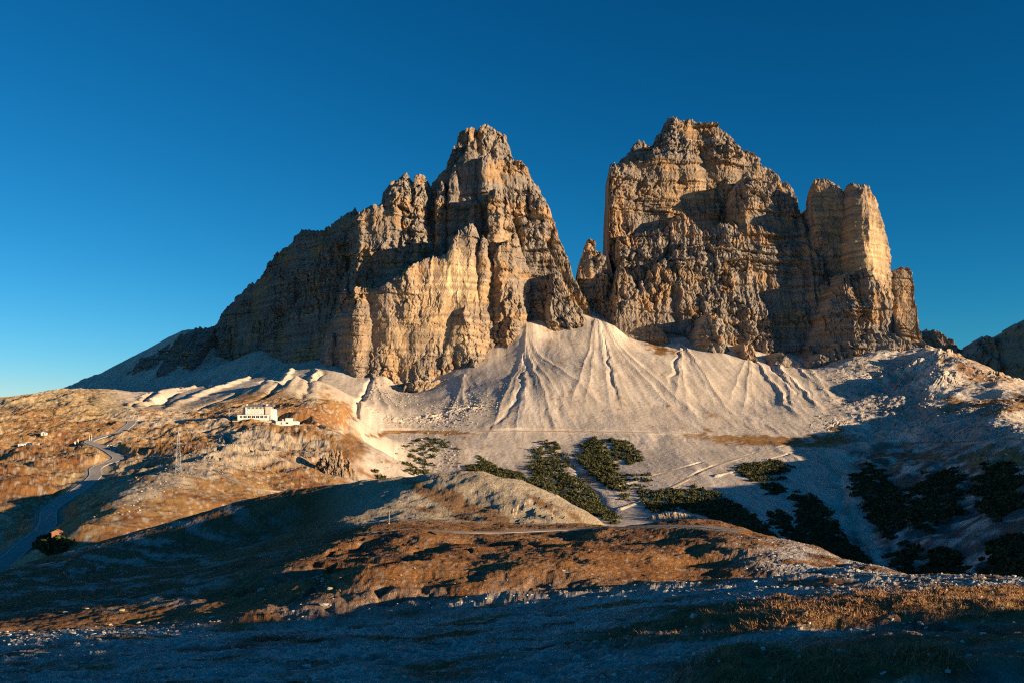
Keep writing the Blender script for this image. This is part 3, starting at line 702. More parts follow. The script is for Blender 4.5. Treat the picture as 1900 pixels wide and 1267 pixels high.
def mid_tone(X, Y, Z, aux):
    px, py = aux['px'], aux['py']
    n = fbm(X / 22, Y / 22, 4, 830); nf = fbm(X / 6, Y / 6, 3, 831); nb = fbm(X / 110, Y / 110, 3, 832)
    scree = np.broadcast_to(np.array([0.58, 0.485, 0.385]), X.shape + (3,))
    scree = mix(scree, (0.67, 0.57, 0.46), sstep(-0.2, 0.5, fbm(X / 26, Y / 120, 3, 833)))
    scree = mix(scree, (0.40, 0.32, 0.25), 0.5 * sstep(0.2, 0.7, fbm(X / 11, Y / 34, 4, 834)))
    run = fbm((X + 0.12 * Y) / 5.5, Y / 140, 3, 840)
    scree = scree * (1 + 0.20 * run[..., None])
    scree = mix(scree, (0.30, 0.235, 0.18), 0.5 * sstep(0.42, 0.6, fbm(X / 2.6, Y / 9, 2, 841)) * sstep(-0.1, 0.4, fbm(X / 50, Y / 60, 2, 842)))
    left = 1 - sstep(600, 700, px)
    base = mix(scree, (0.40, 0.30, 0.185), left * 0.75 * (1 - sstep(1000, 1200, Y)))
    base = mix(base, (0.42, 0.29, 0.13), (1 - sstep(170, 260, px)) * (1 - sstep(1150, 1300, Y)) * 0.8)
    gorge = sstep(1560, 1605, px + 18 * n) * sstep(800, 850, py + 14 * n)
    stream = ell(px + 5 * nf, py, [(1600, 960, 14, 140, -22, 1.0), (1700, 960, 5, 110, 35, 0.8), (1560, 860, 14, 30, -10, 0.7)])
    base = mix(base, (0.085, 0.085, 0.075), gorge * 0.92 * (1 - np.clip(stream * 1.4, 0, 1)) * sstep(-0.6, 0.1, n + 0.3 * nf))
    t = ell(px + 26 * n, py + 10 * nb + 6 * n, TURF)
    t = np.clip(sstep(0.18, 0.62, t + 0.30 * n + 0.22 * nf + 0.15 * nb), 0, 1)
    turf = mix((0.285, 0.135, 0.048), (0.36, 0.20, 0.075), sstep(-0.4, 0.5, nb + 0.4 * n))
    turf = mix(turf, (0.20, 0.075, 0.030), sstep(0.25, 0.7, fbm(X / 35, Y / 35, 3, 836)) * 0.8)
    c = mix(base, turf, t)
    speck = sstep(0.33, 0.5, fbm(X / 3.1, Y / 3.1, 2, 837)) * left
    c = mix(c, (0.56, 0.49, 0.39), speck * 0.7)
    c = mix(c, (0.33, 0.30, 0.27), aux['rub'] * 0.7)
    c = mix(c, (0.30, 0.175, 0.09), (1 - sstep(1.0, 6.5, aux['trail'])) * 0.8 * sstep(0.0, 0.2, n + 0.25))
    c = mix(c, (0.46, 0.38, 0.28), (1 - sstep(1.2, 2.4, aux['path'])) * 0.7)
    c = mix(c, (0.44, 0.38, 0.30), (1 - sstep(4.5, 8.0, aux['road'])) * 0.55)
    return np.clip(c, 0.02, 0.8)

a_cols = np.concatenate([np.linspace(-0.80, -0.60, 30, endpoint=False), np.linspace(-0.60, 0.60, 790), np.linspace(0.60, 0.80, 31)[1:]])
y_rows = np.concatenate([np.geomspace(200, 700, 150, endpoint=False), np.linspace(700, 1480, 300, endpoint=False), np.linspace(1480, 2150, 70), np.linspace(2180, 2600, 8)])
A_, Yg = np.meshgrid(a_cols, y_rows)
Xg = A_ * Yg
aux = {}
def coarse_z(S, cols, rows, step=5):
    """The smooth base surface on every few rows and columns, filled in between."""
    ci = np.unique(np.append(np.arange(0, len(cols), step), len(cols) - 1)); ri = np.unique(np.append(np.arange(0, len(rows), step), len(rows) - 1))
    a, y = np.meshgrid(cols[ci], rows[ri])
    e = S.z(a * y, y) / y
    e = np.stack([np.interp(cols, cols[ci], r) for r in e])
    return np.stack([np.interp(np.log(rows), np.log(rows[ri]), c) for c in e.T], 1) * rows[:, None]
Zg = mid_height(Xg, Yg, aux, coarse_z(mid, a_cols, y_rows))
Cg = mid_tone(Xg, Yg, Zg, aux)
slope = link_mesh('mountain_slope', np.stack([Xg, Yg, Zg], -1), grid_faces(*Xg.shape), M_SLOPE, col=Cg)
tag(slope, 'pale scree fans and orange autumn turf slopes below the rock walls', 'slope', None, 'structure')

# crags that break through the slope
oy = mid_pt(625, 884)[1] + 6
CRAG1 = [Layer([(578, 892, oy), (586, 862, oy), (594, 848, oy), (601, 843, oy), (606, 856, oy), (611, 838, oy), (622, 833, oy), (631, 838, oy), (637, 852, oy), (646, 850, oy), (654, 862, oy), (664, 892, oy)], 0.25, 1.2, 1.2, 11, 7.0),
         Layer([(590, 895, oy - 4), (596, 874, oy - 4), (606, 868, oy - 4), (618, 862, oy - 4), (630, 868, oy - 4), (642, 872, oy - 4), (650, 895, oy - 4)], 0.3, 1.0, 1.0, 12, 7.0)]
o = build_massif('rock_outcrop', CRAG1, at(579, 0, oy)[0], at(663, 0, oy)[0], at(0, 905, oy)[2], 110, 70, 16.0, 810, [(0, 0, 1e4, 1e4, 0.7, 0.0)], fine=7.0, nb=10)
tag(o, 'brown craggy rock outcrop on the turf below and right of the hut', 'rock')
oy = mid_pt(1255, 966)[1] + 5
CRAG2 = [Layer([(1190, 972, oy), (1204, 962, oy), (1222, 955, oy), (1240, 952, oy), (1258, 950, oy), (1274, 954, oy), (1290, 958, oy), (1306, 962, oy), (1318, 972, oy)], 0.9, 0.35, 2.5, 13, 4.0)]
o = build_massif('rock_outcrop', CRAG2, at(1191, 0, oy)[0], at(1317, 0, oy)[0], at(0, 985, oy)[2], 130, 40, 14.0, 820, [(0, 0, 1e4, 1e4, 0.1, 0.3)], flute=0.5, fine=4.0, nb=10)
tag(o, 'pale crumbling rock edge below the dwarf pine belt, just above the plateau', 'rock')

# ------------------------------------------------------------------ the near hill, the plateau and the round knoll
FG = [(950, 1267, 15.5), (100, 1267, 19.5), (1800, 1267, 9.8), (500, 1267, 16.5), (1400, 1267, 11.2), (-250, 1267, 26), (2150, 1267, 9.0),
      (950, 1180, 31), (200, 1180, 44), (1700, 1180, 16.4), (500, 1180, 36), (1350, 1180, 21.5), (-250, 1180, 62), (-50, 1180, 52), (2150, 1180, 15),
      (950, 1102, 57), (500, 1112, 65), (1500, 1100, 42), (1750, 1118, 29.5), (1250, 1096, 50), (700, 1104, 61), (200, 1120, 84), (-250, 1125, 108), (0, 1122, 106), (2150, 1140, 25),
      (1900, 1102, 62), (1800, 1094, 70), (1700, 1084, 78), (1640, 1074, 84), (1580, 1058, 92), (1500, 1031, 104), (1450, 1012, 110), (1400, 996, 116), (1350, 984, 120), (1300, 977, 122), (1230, 975, 124), (1150, 978, 124), (1050, 983, 122), (950, 988, 118), (850, 986, 116), (780, 984, 116), (2050, 1112, 56), (2200, 1124, 52),
      (950, 1035, 76), (950, 1068, 62), (700, 1068, 63), (1250, 1035, 76), (1100, 1010, 96), (1400, 1045, 76), (700, 1038, 78), (560, 1058, 74), (700, 995, 104), (800, 1010, 92), (1250, 1000, 104),
      (1350, 1060, 66), (1500, 1068, 64),
      (440, 1088, 72), (300, 1087, 105), (570, 1040, 82), (450, 1060, 98), (200, 1087, 118), (60, 1098, 125), (-100, 1106, 135), (-250, 1118, 140), (300, 1106, 92),
      # silhouette of the shaded left flank
      (650, 895, 212), (600, 908, 220), (550, 927, 228), (500, 946, 234), (450, 966, 238), (400, 985, 240), (350, 1000, 240), (300, 1011, 238), (230, 1022, 232), (160, 1031, 225), (80, 1042, 215), (0, 1063, 200), (-120, 1085, 180), (-250, 1105, 170),
      (640, 942, 182), (560, 968, 190), (480, 1003, 178), (690, 945, 160), (420, 1035, 150), (330, 1045, 158), (200, 1055, 160), (620, 985, 140), (540, 1015, 130),
      # knoll
      (800, 879, 200), (760, 884, 198), (720, 890, 198), (690, 892, 202), (840, 882, 199), (880, 888, 197), (950, 906, 192), (1000, 921, 187), (1050, 941, 180), (1090, 957, 172), (1118, 969, 166),
      (760, 935, 165), (850, 935, 165), (950, 945, 160), (1050, 962, 155), (740, 968, 136), (850, 972, 136), (950, 972, 140), (1050, 975, 144), (1120, 977, 140), (700, 975, 125)]
def hidden(px, Y, Z): FG.append((px, HY - Z / Y * FPX, Y))
for px, Y, Z in [(1250, 150, -27), (1400, 145, -34), (1550, 130, -38), (1700, 112, -36), (1850, 96, -33), (2050, 84, -32), (1150, 190, -38), (1300, 200, -55), (1500, 190, -62), (1700, 170, -62), (1900, 150, -58), (2150, 130, -54), (1050, 230, -50), (900, 250, -50), (750, 260, -52), (650, 260, -54),
                 (550, 300, -62), (450, 310, -66), (350, 310, -70), (200, 300, -72), (50, 285, -74), (-150, 260, -72), (-250, 245, -70), (1200, 320, -95), (600, 400, -105), (1800, 300, -110), (0, 370, -110), (-250, 350, -112), (2200, 280, -105)]:
    hidden(px, Y, Z)
for px in (-250, 300, 950, 1600, 2150):
    hidden(px, 3.0, -2.05); hidden(px, 6.0, -2.45)
fgs = Slope(FG, 2e-5)

def fg_pt(px, py, lo=4.0, hi=240.0):
    return fgs.hit(px, py, lo, hi)

TRACK_PX = [(690, 985), (740, 981), (800, 982), (860, 984), (930, 984), (1000, 981), (1080, 978), (1160, 974), (1230, 972.5), (1300, 973.5), (1350, 979)]
TRACK = smooth_line(np.array([fg_pt(px, py + 3) for px, py in TRACK_PX]), 6)

def fg_height(X, Y, aux=None, Z=None):
    if Z is None: Z = fgs.z(X, Y)
    Z = Z.copy()
    px = X / Y * FPX + CX
    py = HY - Z / Y * FPX
    far = sstep(30, 60, Y)
    kn = sstep(126, 150, Y) * sstep(560, 700, px)
    Z = Z + 0.30 * fbm(X / 14, Y / 14, 4, 901) * (0.35 + 0.65 * far) + 0.13 * fbm(X / 2.4, Y / 2.4, 4, 902, 0.62) * (1 - 0.4 * kn)
    # peat hollows and low hags on the plateau
    pl = sstep(52, 64, Y) * (1 - sstep(112, 126, Y)) * sstep(330, 620, px + 120 * fbm(X / 20, Y / 20, 2, 903))
    hg = ridged(X / 9.5, Y / 13.0, 3, 904)
    Z = Z + pl * (0.55 * fbm(X / 10, Y / 16, 3, 905) - 0.6 * sstep(0.78, 0.95, hg) * sstep(-0.1, 0.35, fbm(X / 28, Y / 28, 2, 906)))
    for (cx_, cy_, rx, ry, d) in HOLLOWS:
        Z = Z - d * np.exp(-(((X - cx_) / rx) ** 2 + ((Y - cy_) / ry) ** 2) ** 1.5)
    # grassy steps on the right, low swells on the left
    st = (1 - sstep(26, 44, Y)) * sstep(1050, 1350, px + 200 * fbm(X / 6, Y / 6, 2, 907))
    q = (Y + 0.22 * X + 0.9 * fbm(X / 6, Y / 5, 3, 908)) / 3.3
    fr = q - np.floor(q)
    prof = sstep(0.0, 0.55, fr) * (1 - sstep(0.62, 1.0, fr))
    hb = _h(np.floor(q), np.floor(X / 7 + _h(np.floor(q), q * 0, 3) * 9), 909)
    tuft = st * prof * (0.12 + 0.42 * hb)
    Z = Z + tuft
    # stones sunk in the ground
    gravel = (1 - sstep(50, 66, Y)) * sstep(-0.7, 0.0, fbm(X / 5, Y / 5, 3, 910)) * (1 - 0.8 * st * prof)
    rgt = sstep(1300, 1500, px) * sstep(34, 48, Y) * (1 - sstep(75, 110, Y))
    gravel = np.maximum(gravel, rgt * sstep(-0.5, 0.0, fbm(X / 5, Y / 5, 3, 910)))
    for cell, hgt, sd in ((0.7, 0.045, 911), (0.30, 0.035, 912), (0.15, 0.02, 913)):
        d1, d2, c = worley(X / cell, Y / cell * 0.9, sd)
        r = 0.22 + 0.3 * c
        hgt = hgt * (1 - 0.4 * sstep(24, 60, Y))
        Z = Z + gravel * hgt * np.where(c > 0.35, np.sqrt(np.clip(1 - (d1 / r) ** 2, 0, 1)), 0) * (0.5 + c)
    # small stony relief on the knoll
    d1, d2, c = worley(X / 1.6, Y / 1.6, 914)
    Z = Z + kn * (0.18 * c * (1 - d1) + 0.5 * fbm(X / 9, Y / 9, 3, 915))
    kr = np.exp(-(((px - 985) / 50) ** 2 + ((py - 945) / 26) ** 2))
    d1, d2, c = worley(X / 3.2, Y / 3.2, 916)
    Z = Z + kr * 0.8 * (c - 0.3)
    Z, Dt = bench(Z, X, Y, TRACK, 1.6, 1.8)
    if aux is not None:
        aux.update(px=px, py=py, kn=kn, pl=pl, gravel=gravel, st=st, prof=prof * hb, track=Dt, hg=hg)
    return Z

HOLLOWS = []
for (px, py, rx, ry, d) in [(1330, 1052, 9, 6, 0.9), (1400, 1060, 8, 5, 0.7), (870, 1000, 2.2, 5, 0.8), (800, 1010, 1.6, 6, 0.8), (1120, 1052, 4, 2, 0.6), (1060, 1070, 5, 3, 0.7), (905, 1010, 3, 2, 0.6), (660, 1045, 6, 2.5, 0.8), (1090, 1020, 3, 1.6, 0.5), (1300, 1030, 4, 2, 0.6), (950, 1085, 8, 2, 0.6), (740, 1060, 5, 2, 0.6)]:
    p = fg_pt(px, py); HOLLOWS.append((p[0], p[1], rx, ry, d))

KNOLL_TURF = [(800, 915, 60, 12, 28, 0.9), (860, 935, 60, 14, 30, 1.0), (910, 960, 50, 14, 25, 1.0), (850, 950, 40, 10, 30, 0.7), (1000, 930, 40, 8, 30, 0.7), (1060, 955, 40, 7, 28, 0.6), (790, 945, 26, 6, 10, 0.6), (860, 975, 40, 5, 0, 0.8), (800, 965, 30, 6, 5, 0.5)]

def fg_tone(X, Y, Z, aux):
    px, py = aux['px'], aux['py']
    n = fbm(X / 4, Y / 4, 4, 930); nb = fbm(X / 18, Y / 18, 3, 931); nf = fbm(X / 0.8, Y / 0.8, 3, 932)
    turf = mix((0.25, 0.112, 0.040), (0.35, 0.168, 0.060), sstep(-0.5, 0.5, nb + 0.5 * n))
    turf = mix(turf, (0.12, 0.055, 0.028), sstep(0.15, 0.6, fbm(X / 6, Y / 9, 3, 933)) * 0.75)
    turf = mix(turf, (0.10, 0.05, 0.03), aux['pl'] * sstep(0.80, 0.9, aux['hg']) * 0.7)
    grit = mix((0.38, 0.35, 0.31), (0.62, 0.575, 0.51), sstep(-0.5, 0.5, n + 0.9 * nf))
    c = turf
    c = mix(c, grit, np.clip(aux['gravel'] * 0.92 * sstep(-0.6, 0.0, n + 0.4), 0, 1))
    c = mix(c, (0.30, 0.17, 0.07), aux['st'] * sstep(0.15, 0.4, aux['prof']))
    pale = mix((0.52, 0.42, 0.29), (0.44, 0.345, 0.225), sstep(-0.4, 0.4, nb + n * 0.5))
    t = ell(px + 14 * n, py + 5 * n, KNOLL_TURF)
    kt = sstep(0.25, 0.55, t + 0.3 * fbm((X + Y) / 3, (X - Y) / 9, 3, 934))
    pale = mix(pale, (0.26, 0.13, 0.05), kt * 0.85)
    c = mix(c, pale, aux['kn'])
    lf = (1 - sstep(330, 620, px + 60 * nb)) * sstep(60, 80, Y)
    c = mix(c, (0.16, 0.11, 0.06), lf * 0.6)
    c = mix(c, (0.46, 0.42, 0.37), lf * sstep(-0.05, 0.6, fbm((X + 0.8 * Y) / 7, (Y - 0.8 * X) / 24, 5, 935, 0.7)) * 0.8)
    c = mix(c, (0.37, 0.31, 0.235), 1 - sstep(1.2, 2.4, aux['track']))
    spk = sstep(0.42, 0.55, fbm(X / 0.5, Y / 0.7, 2, 936)) * aux['pl']
    c = mix(c, (0.45, 0.40, 0.34), spk * 0.5)
    return np.clip(c, 0.015, 0.7)

fa = np.concatenate([np.linspace(-0.80, -0.60, 26, endpoint=False), np.linspace(-0.60, 0.60, 740), np.linspace(0.60, 0.80, 27)[1:]])
fy = np.concatenate([1 / np.linspace(1 / 4.0, 1 / 9.5, 16, endpoint=False), 1 / np.linspace(1 / 9.5, 1 / 60, 200, endpoint=False), np.geomspace(60, 128, 100, endpoint=False), np.geomspace(128, 250, 78, endpoint=False), np.geomspace(250, 400, 14)])
FA, FY = np.meshgrid(fa, fy)
FX = FA * FY
faux = {}
FZ = fg_height(FX, FY, faux, coarse_z(fgs, fa, fy, 4))
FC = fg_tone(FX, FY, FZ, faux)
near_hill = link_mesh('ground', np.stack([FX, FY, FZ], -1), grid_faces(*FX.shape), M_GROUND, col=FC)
tag(near_hill, 'stony brown autumn hilltop in the foreground rising to a pale round knoll', 'hillside', None, 'structure')

# ------------------------------------------------------------------ the land around and behind the viewpoint
def around(X, Y):
    Yc = np.maximum(Y, 4.0)
    a = np.clip(X / Yc, -0.79, 0.79)
    z = tps_eval(fgs.P, fgs.w, a * 3, np.log(np.clip(Yc, 4, 260)) * 3) * Yc
    z = np.where(Y < 4, z + 0.12 * (4 - Y), z)
    off = np.maximum(np.abs(X) - 0.79 * Yc, 0)
    z = z - 0.10 * np.maximum(off - 60, 0)
    for (cx_, cy_, rx, ry, h) in [(59, -41, 48, 41, 5.2), (90, -190, 110, 60, 14), (-260, -300, 200, 160, 20)]:  # first rise is unseen, placed and sized to throw shade over the near slope
        z = z + h * np.exp(-(((X - cx_) / rx) ** 2 + ((Y - cy_) / ry) ** 2))
    z = z + (1.5 * fbm(X / 13, Y / 13, 4, 950) - 0.2) * sstep(0.62, 1.4, np.abs(X) / Yc)
    inside = sstep(0.0, 0.06, 0.80 - np.abs(X / Yc)) * sstep(3.5, 5.5, Y)
    return np.maximum(z - 0.10 - inside * (2.5 + 0.03 * Yc), -420)
gx = np.concatenate([np.linspace(-900, -160, 60, endpoint=False), np.linspace(-160, 260, 150, endpoint=False), np.linspace(260, 1000, 60)])
gy = np.concatenate([np.linspace(-900, -220, 50, endpoint=False), np.linspace(-220, 120, 130, endpoint=False), np.linspace(120, 320, 40)])
GX, GY = np.meshgrid(gx, gy)
GZ = around(GX, GY)
n_ = fbm(GX / 18, GY / 18, 4, 931)
GC = mix((0.235, 0.118, 0.045), (0.30, 0.27, 0.22), sstep(-0.1, 0.4, n_))
back = link_mesh('terrain', np.stack([GX, GY, GZ], -1), grid_faces(*GX.shape), M_GROUND, smooth=True, col=GC)
tag(back, 'grassy hills around the viewpoint outside the picture', 'terrain', None, 'structure')

# wide valley floor and hills out to the horizon
vx = np.sign(np.linspace(-1, 1, 161)) * np.abs(np.linspace(-1, 1, 161)) ** 2.2 * 45000
VX, VY = np.meshgrid(vx, vx)
VR = np.hypot(VX, VY)
VZ = -620 + 900 * sstep(5000, 16000, VR) * np.clip(0.25 + ridged(VX / 7000, VY / 7000, 4, 960) - 0.45, 0, 1) - 200 * (1 - sstep(1500, 5000, VR)) - 1300 * sstep(20000, 45000, VR)
VC = mix((0.06, 0.075, 0.035), (0.25, 0.22, 0.19), sstep(-250, 300, VZ))
val = link_mesh('valley', np.stack([VX, VY, VZ], -1), grid_faces(161, 161), M_SLOPE, smooth=True, col=VC)
tag(val, 'distant valley land far below the mountain', 'valley', None, 'structure')

FAR = [Layer([(1690, 640, 4500), (1702, 616, 4500), (1720, 611, 4480), (1735, 611, 4460), (1748, 614, 4450), (1756, 626, 4440), (1770, 632, 4420), (1782, 644, 4400), (1796, 652, 4380), (1806, 653, 4370)], 0.4, 6, 14, 91),
       Layer([(1790, 660, 4300), (1807, 652, 4280), (1812, 637, 4270), (1822, 627, 4260), (1832, 624, 4250), (1841, 629, 4240), (1848, 645, 4230), (1856, 660, 4220)], 0.35, 8, 14, 92),
       Layer([(1836, 670, 4240), (1848, 644, 4220), (1858, 632, 4200), (1866, 618, 4180), (1876, 606, 4160), (1890, 599, 4130), (1900, 595, 4100), (1930, 585, 4050), (1970, 596, 4000), (2010, 620, 3950), (2060, 660, 3900)], 0.4, 9, 16, 93)]
m_f = build_massif('mountain', FAR, at(1690, 0, 4500)[0], at(2060, 0, 3900)[0], -200.0, 220, 100, 500.0, 700, [], flute=2.2, strata=2.0)
tag(m_f, 'far dark blue ridge with rounded rock heads behind the right-hand shoulder', 'mountain', None, 'structure')

# ------------------------------------------------------------------ road, trail and paths
def strip(name, L, half, mat, lift, off=0.0, parent=None, hf=None):
    d = np.gradient(L[:, :2], axis=0); d /= np.hypot(d[:, 0], d[:, 1])[:, None] + 1e-9
    nrm = np.stack([-d[:, 1], d[:, 0]], -1)
    rows = []
    for s_ in (-1, -0.33, 0.33, 1):
        p = L[:, :2] + nrm * (off + s_ * half)
        z = L[:, 2] if hf is None else hf(p[:, 0], p[:, 1])
        rows.append(np.stack([p[:, 0], p[:, 1], z + lift], -1))
    top = np.stack(rows, 0)
    bot = top[[0, -1]].copy(); bot[:, :, 2] -= 1.2
    V = np.concatenate([bot[:1], top, bot[1:]], 0)
    return link_mesh(name, V, grid_faces(V.shape[0], V.shape[1]), mat, parent, smooth=False)

M_ASPHALT = plain_mat('worn_asphalt', (0.37, 0.335, 0.29), 0.9, var=0.18, scale=0.4)
M_LINE = plain_mat('pale_verge', (0.55, 0.50, 0.42), 0.9, var=0.1)
M_PATH = plain_mat('trodden_path', (0.40, 0.325, 0.24), 0.95, var=0.25, scale=0.3)
M_TRAIL = plain_mat('brown_trail', (0.27, 0.18, 0.11), 0.95, var=0.35, scale=0.12)
road = strip('road', ROAD, 3.1, M_ASPHALT, 0.30)
tag(road, 'grey asphalt road winding down the left slope in bends', 'road', None, 'structure')
for s_ in (-1, 1):
    strip('edge_line', ROAD, 0.32, M_LINE, 0.36, s_ * 3.35, road)
trail = strip('trail', TRAIL, 1.2, M_TRAIL, 0.12)
tag(trail, 'level brown trail crossing the scree below the peaks', 'trail', None, 'structure')
path_words = ['thin path slanting down the scree towards the gorge mouth', 'short thin path across the lower scree by the shrubs', 'upper thin path slanting off the level trail', 'path from the hut terrace to the level trail',
              'pale path curling down left of the hut', 'pale path across the turf below the hut knoll', 'short pale path beside the lattice mast', 'path across the turf below the hut', 'pale track between road and lattice mast']
for p, w in zip(PATHS, path_words):
    o = strip('path', p, 0.55, M_PATH, 0.10)
    tag(o, w, 'path', None, 'structure')
trk = strip('track', TRACK, 0.9, M_PATH, 0.05)
tag(trk, 'gravel track along the far edge of the near plateau', 'track', None, 'structure')

# ------------------------------------------------------------------ small mesh builders
class MB:
    def __init__(s): s.v, s.f = [], []
    def hexa(s, P):
        b = len(s.v); s.v += [tuple(p) for p in P]
        s.f += [(b, b + 3, b + 2, b + 1), (b + 4, b + 5, b + 6, b + 7), (b, b + 1, b + 5, b + 4), (b + 1, b + 2, b + 6, b + 5), (b + 2, b + 3, b + 7, b + 6), (b + 3, b, b + 4, b + 7)]
        return s
    def box(s, x0, x1, y0, y1, z0, z1):
        return s.hexa([(x0, y0, z0), (x1, y0, z0), (x1, y1, z0), (x0, y1, z0), (x0, y0, z1), (x1, y0, z1), (x1, y1, z1), (x0, y1, z1)])
    def bar(s, a, b, r):
        a, b = Vector(a), Vector(b); d = (b - a).normalized()
        u = d.orthogonal().normalized(); w = d.cross(u)
        return s.hexa([a + r * (u + w), a + r * (w - u), a - r * (u + w), a + r * (u - w), b + r * (u + w), b + r * (w - u), b - r * (u + w), b + r * (u - w)])
    def prism(s, prof, y0, y1):
        """Closed outline in x, z drawn out along y."""
        b = len(s.v); n = len(prof)
        s.v += [(x, y0, z) for x, z in prof] + [(x, y1, z) for x, z in prof]
        for k in range(n):
            s.f.append((b + k, b + (k + 1) % n, b + n + (k + 1) % n, b + n + k))
        s.f.append(tuple(b + k for k in reversed(range(n)))); s.f.append(tuple(b + n + k for k in range(n)))
        return s
    def ngon(s, P, y, r, seg=12, w=0.2):
        x, z = P
        return s.prism([(x + r * math.cos(t), z + r * math.sin(t)) for t in np.linspace(0, 2 * math.pi, seg, endpoint=False)], y, y + w)
    def build(s, name, mat, parent=None):
        me = bpy.data.meshes.new(name); me.from_pydata(s.v, [], s.f); me.update()
        bm = bmesh.new(); bm.from_mesh(me); bmesh.ops.recalc_face_normals(bm, faces=bm.faces); bm.to_mesh(me); bm.free()
        me.materials.append(mat)
        o = bpy.data.objects.new(name, me); COL.objects.link(o)
        if parent: o.parent = parent
        return o

def copy_tree(o, parent=None):
    c = o.copy(); COL.objects.link(c); c.parent = parent
    for ch in o.children: copy_tree(ch, c)
    return c

# ------------------------------------------------------------------ mountain hut
M_WHITE = plain_mat('white_render', (0.78, 0.75, 0.69), 0.85, var=0.05, scale=0.5)
M_STONE = plain_mat('terrace_stone', (0.52, 0.42, 0.29), 0.9, var=0.2, scale=0.6)
M_ROOF = plain_mat('grey_sheet_roof', (0.20, 0.20, 0.205), 0.6, 0.2, var=0.1)
M_GLASS = plain_mat('dark_window_glass', (0.025, 0.028, 0.032), 0.12, var=0.3)
M_OLIVE = plain_mat('olive_shutter', (0.17, 0.13, 0.05), 0.6, var=0.2)
M_TIMBER = plain_mat('brown_timber', (0.24, 0.14, 0.07), 0.8, var=0.2)
M_PINK = plain_mat('pinkish_render', (0.62, 0.49, 0.40), 0.85, var=0.06)
M_DARK = plain_mat('dark_metal', (0.05, 0.05, 0.055), 0.5, 0.5)
M_STEEL = plain_mat('galvanised_steel', (0.50, 0.50, 0.48), 0.5, 0.3)
M_LETTER = plain_mat('dark_lettering', (0.10, 0.09, 0.08), 0.7)

hk = HUT[1] / FPX / 14.615
def hx(zx): return (zx - 702) * hk
def hz(zy): return (731 - zy) * hk
hut = empty('mountain_hut', (HUT[0], HUT[1], HUT[2]), math.radians(3))
tag(hut, 'white three-storey mountain hut with long veranda and grey roof on the left knoll', 'building')
wall = MB().box(hx(350), hx(1000), 3.6, 14, hz(490), hz(285)).box(hx(268), hx(352), 5.5, 13, hz(560), hz(288)).build('wall', M_WHITE, hut)
tower = MB().box(hx(890), hx(1036), 2.6, 13, hz(640), hz(268)).build('stair_tower', M_PINK, hut)
wing = MB().box(hx(1037), hx(1130), 3.0, 13, hz(640), hz(345)).box(hx(1036), hx(1160), 1.8, 11, hz(720), hz(512)).build('side_wing', M_WHITE, hut)
ver = MB().box(hx(165), hx(985), 0, 6.2, hz(655), hz(497)).build('veranda', M_WHITE, hut)
MB().box(hx(158), hx(1000), -0.35, 6.0, hz(497), hz(486)).build('veranda_roof', M_TIMBER, hut)
wx0 = [236, 326, 440, 548, 662, 775, 886]; wx1 = [292, 410, 520, 634, 745, 855, 950]
for a_, b_ in zip(wx0, wx1):
    w_ = MB().box(hx(a_), hx(b_), -0.06, 0.05, hz(582), hz(522)).build('window', M_GLASS, ver)
    MB().box(hx((a_ + b_) / 2) - 0.07, hx((a_ + b_) / 2) + 0.07, -0.10, -0.061, hz(582), hz(522)).build('mullion', M_WHITE, w_)
for k in range(5):                                            # dormers
    a_ = 425 + k * 101
    d_ = MB().box(hx(a_ - 14), hx(a_ + 76), 3.1, 5.0, hz(338), hz(280)).build('dormer', M_WHITE, hut)
    MB().box(hx(a_), hx(a_ + 64), 3.04, 3.2, hz(330), hz(288)).build('window', M_OLIVE, d_)
for k in range(6):                                            # small upper windows
    for zy in (372, 455):
        a_ = 400 + k * 92
        MB().box(hx(a_), hx(a_ + 20), 3.55, 3.7, hz(zy + 12), hz(zy - 12)).build('window', M_STEEL, wall)
rf = MB()
rf.hexa([(hx(372), 2.9, hz(284)), (hx(900), 2.9, hz(284)), (hx(900), 14.6, hz(284)), (hx(372), 14.6, hz(284)), (hx(405), 6.4, hz(212)), (hx(800), 6.4, hz(212)), (hx(890), 11, hz(212)), (hx(405), 11, hz(212))])
roof = rf.build('roof', M_ROOF, hut)
MB().hexa([(hx(860), 2.2, hz(267)), (hx(1092), 2.2, hz(267)), (hx(1092), 13.6, hz(267)), (hx(860), 13.6, hz(267)), (hx(880), 5.2, hz(205)), (hx(1085), 5.2, hz(205)), (hx(1085), 11, hz(205)), (hx(880), 11, hz(205))]).build('roof', M_ROOF, hut)
MB().box(hx(366), hx(396), 5.2, 6.4, hz(280), hz(200)).build('chimney', M_WHITE, roof)
MB().box(hx(905), hx(952), 3.4, 5.0, hz(280), hz(205)).build('chimney', M_WHITE, roof)
MB().box(hx(1062), hx(1082), 2.95, 3.1, hz(335), hz(285)).build('window', M_GLASS, wing)
MB().box(hx(1060), hx(1090), 1.74, 1.85, hz(640), hz(612)).build('window', M_GLASS, wing)
MB().box(hx(1012), hx(1030), 1.72, 1.9, hz(585), hz(540)).build('window', M_STEEL, wing)
MB().box(hx(45), hx(1205), -2.6, 4.0, hz(790), hz(660)).build('terrace_wall', M_STONE, hut)
rail = MB()
for k in range(24): rail.box(hx(60 + k * 40) - 0.04, hx(60 + k * 40) + 0.04, -2.5, -2.42, hz(660), hz(636))
rail.box(hx(60), hx(985), -2.5, -2.44, hz(638), hz(633)).build('railing', M_TIMBER, hut)
cu = bpy.data.curves.new('lettering', 'FONT'); cu.body = 'RIFUGIO AURONZO'; cu.size = 0.86; cu.extrude = 0.02; cu.align_x = 'CENTER'
tmp = bpy.data.objects.new('lettering', cu); COL.objects.link(tmp)
bpy.context.view_layer.update()
lm = bpy.data.meshes.new_from_object(tmp.evaluated_get(bpy.context.evaluated_depsgraph_get()))
bpy.data.objects.remove(tmp)
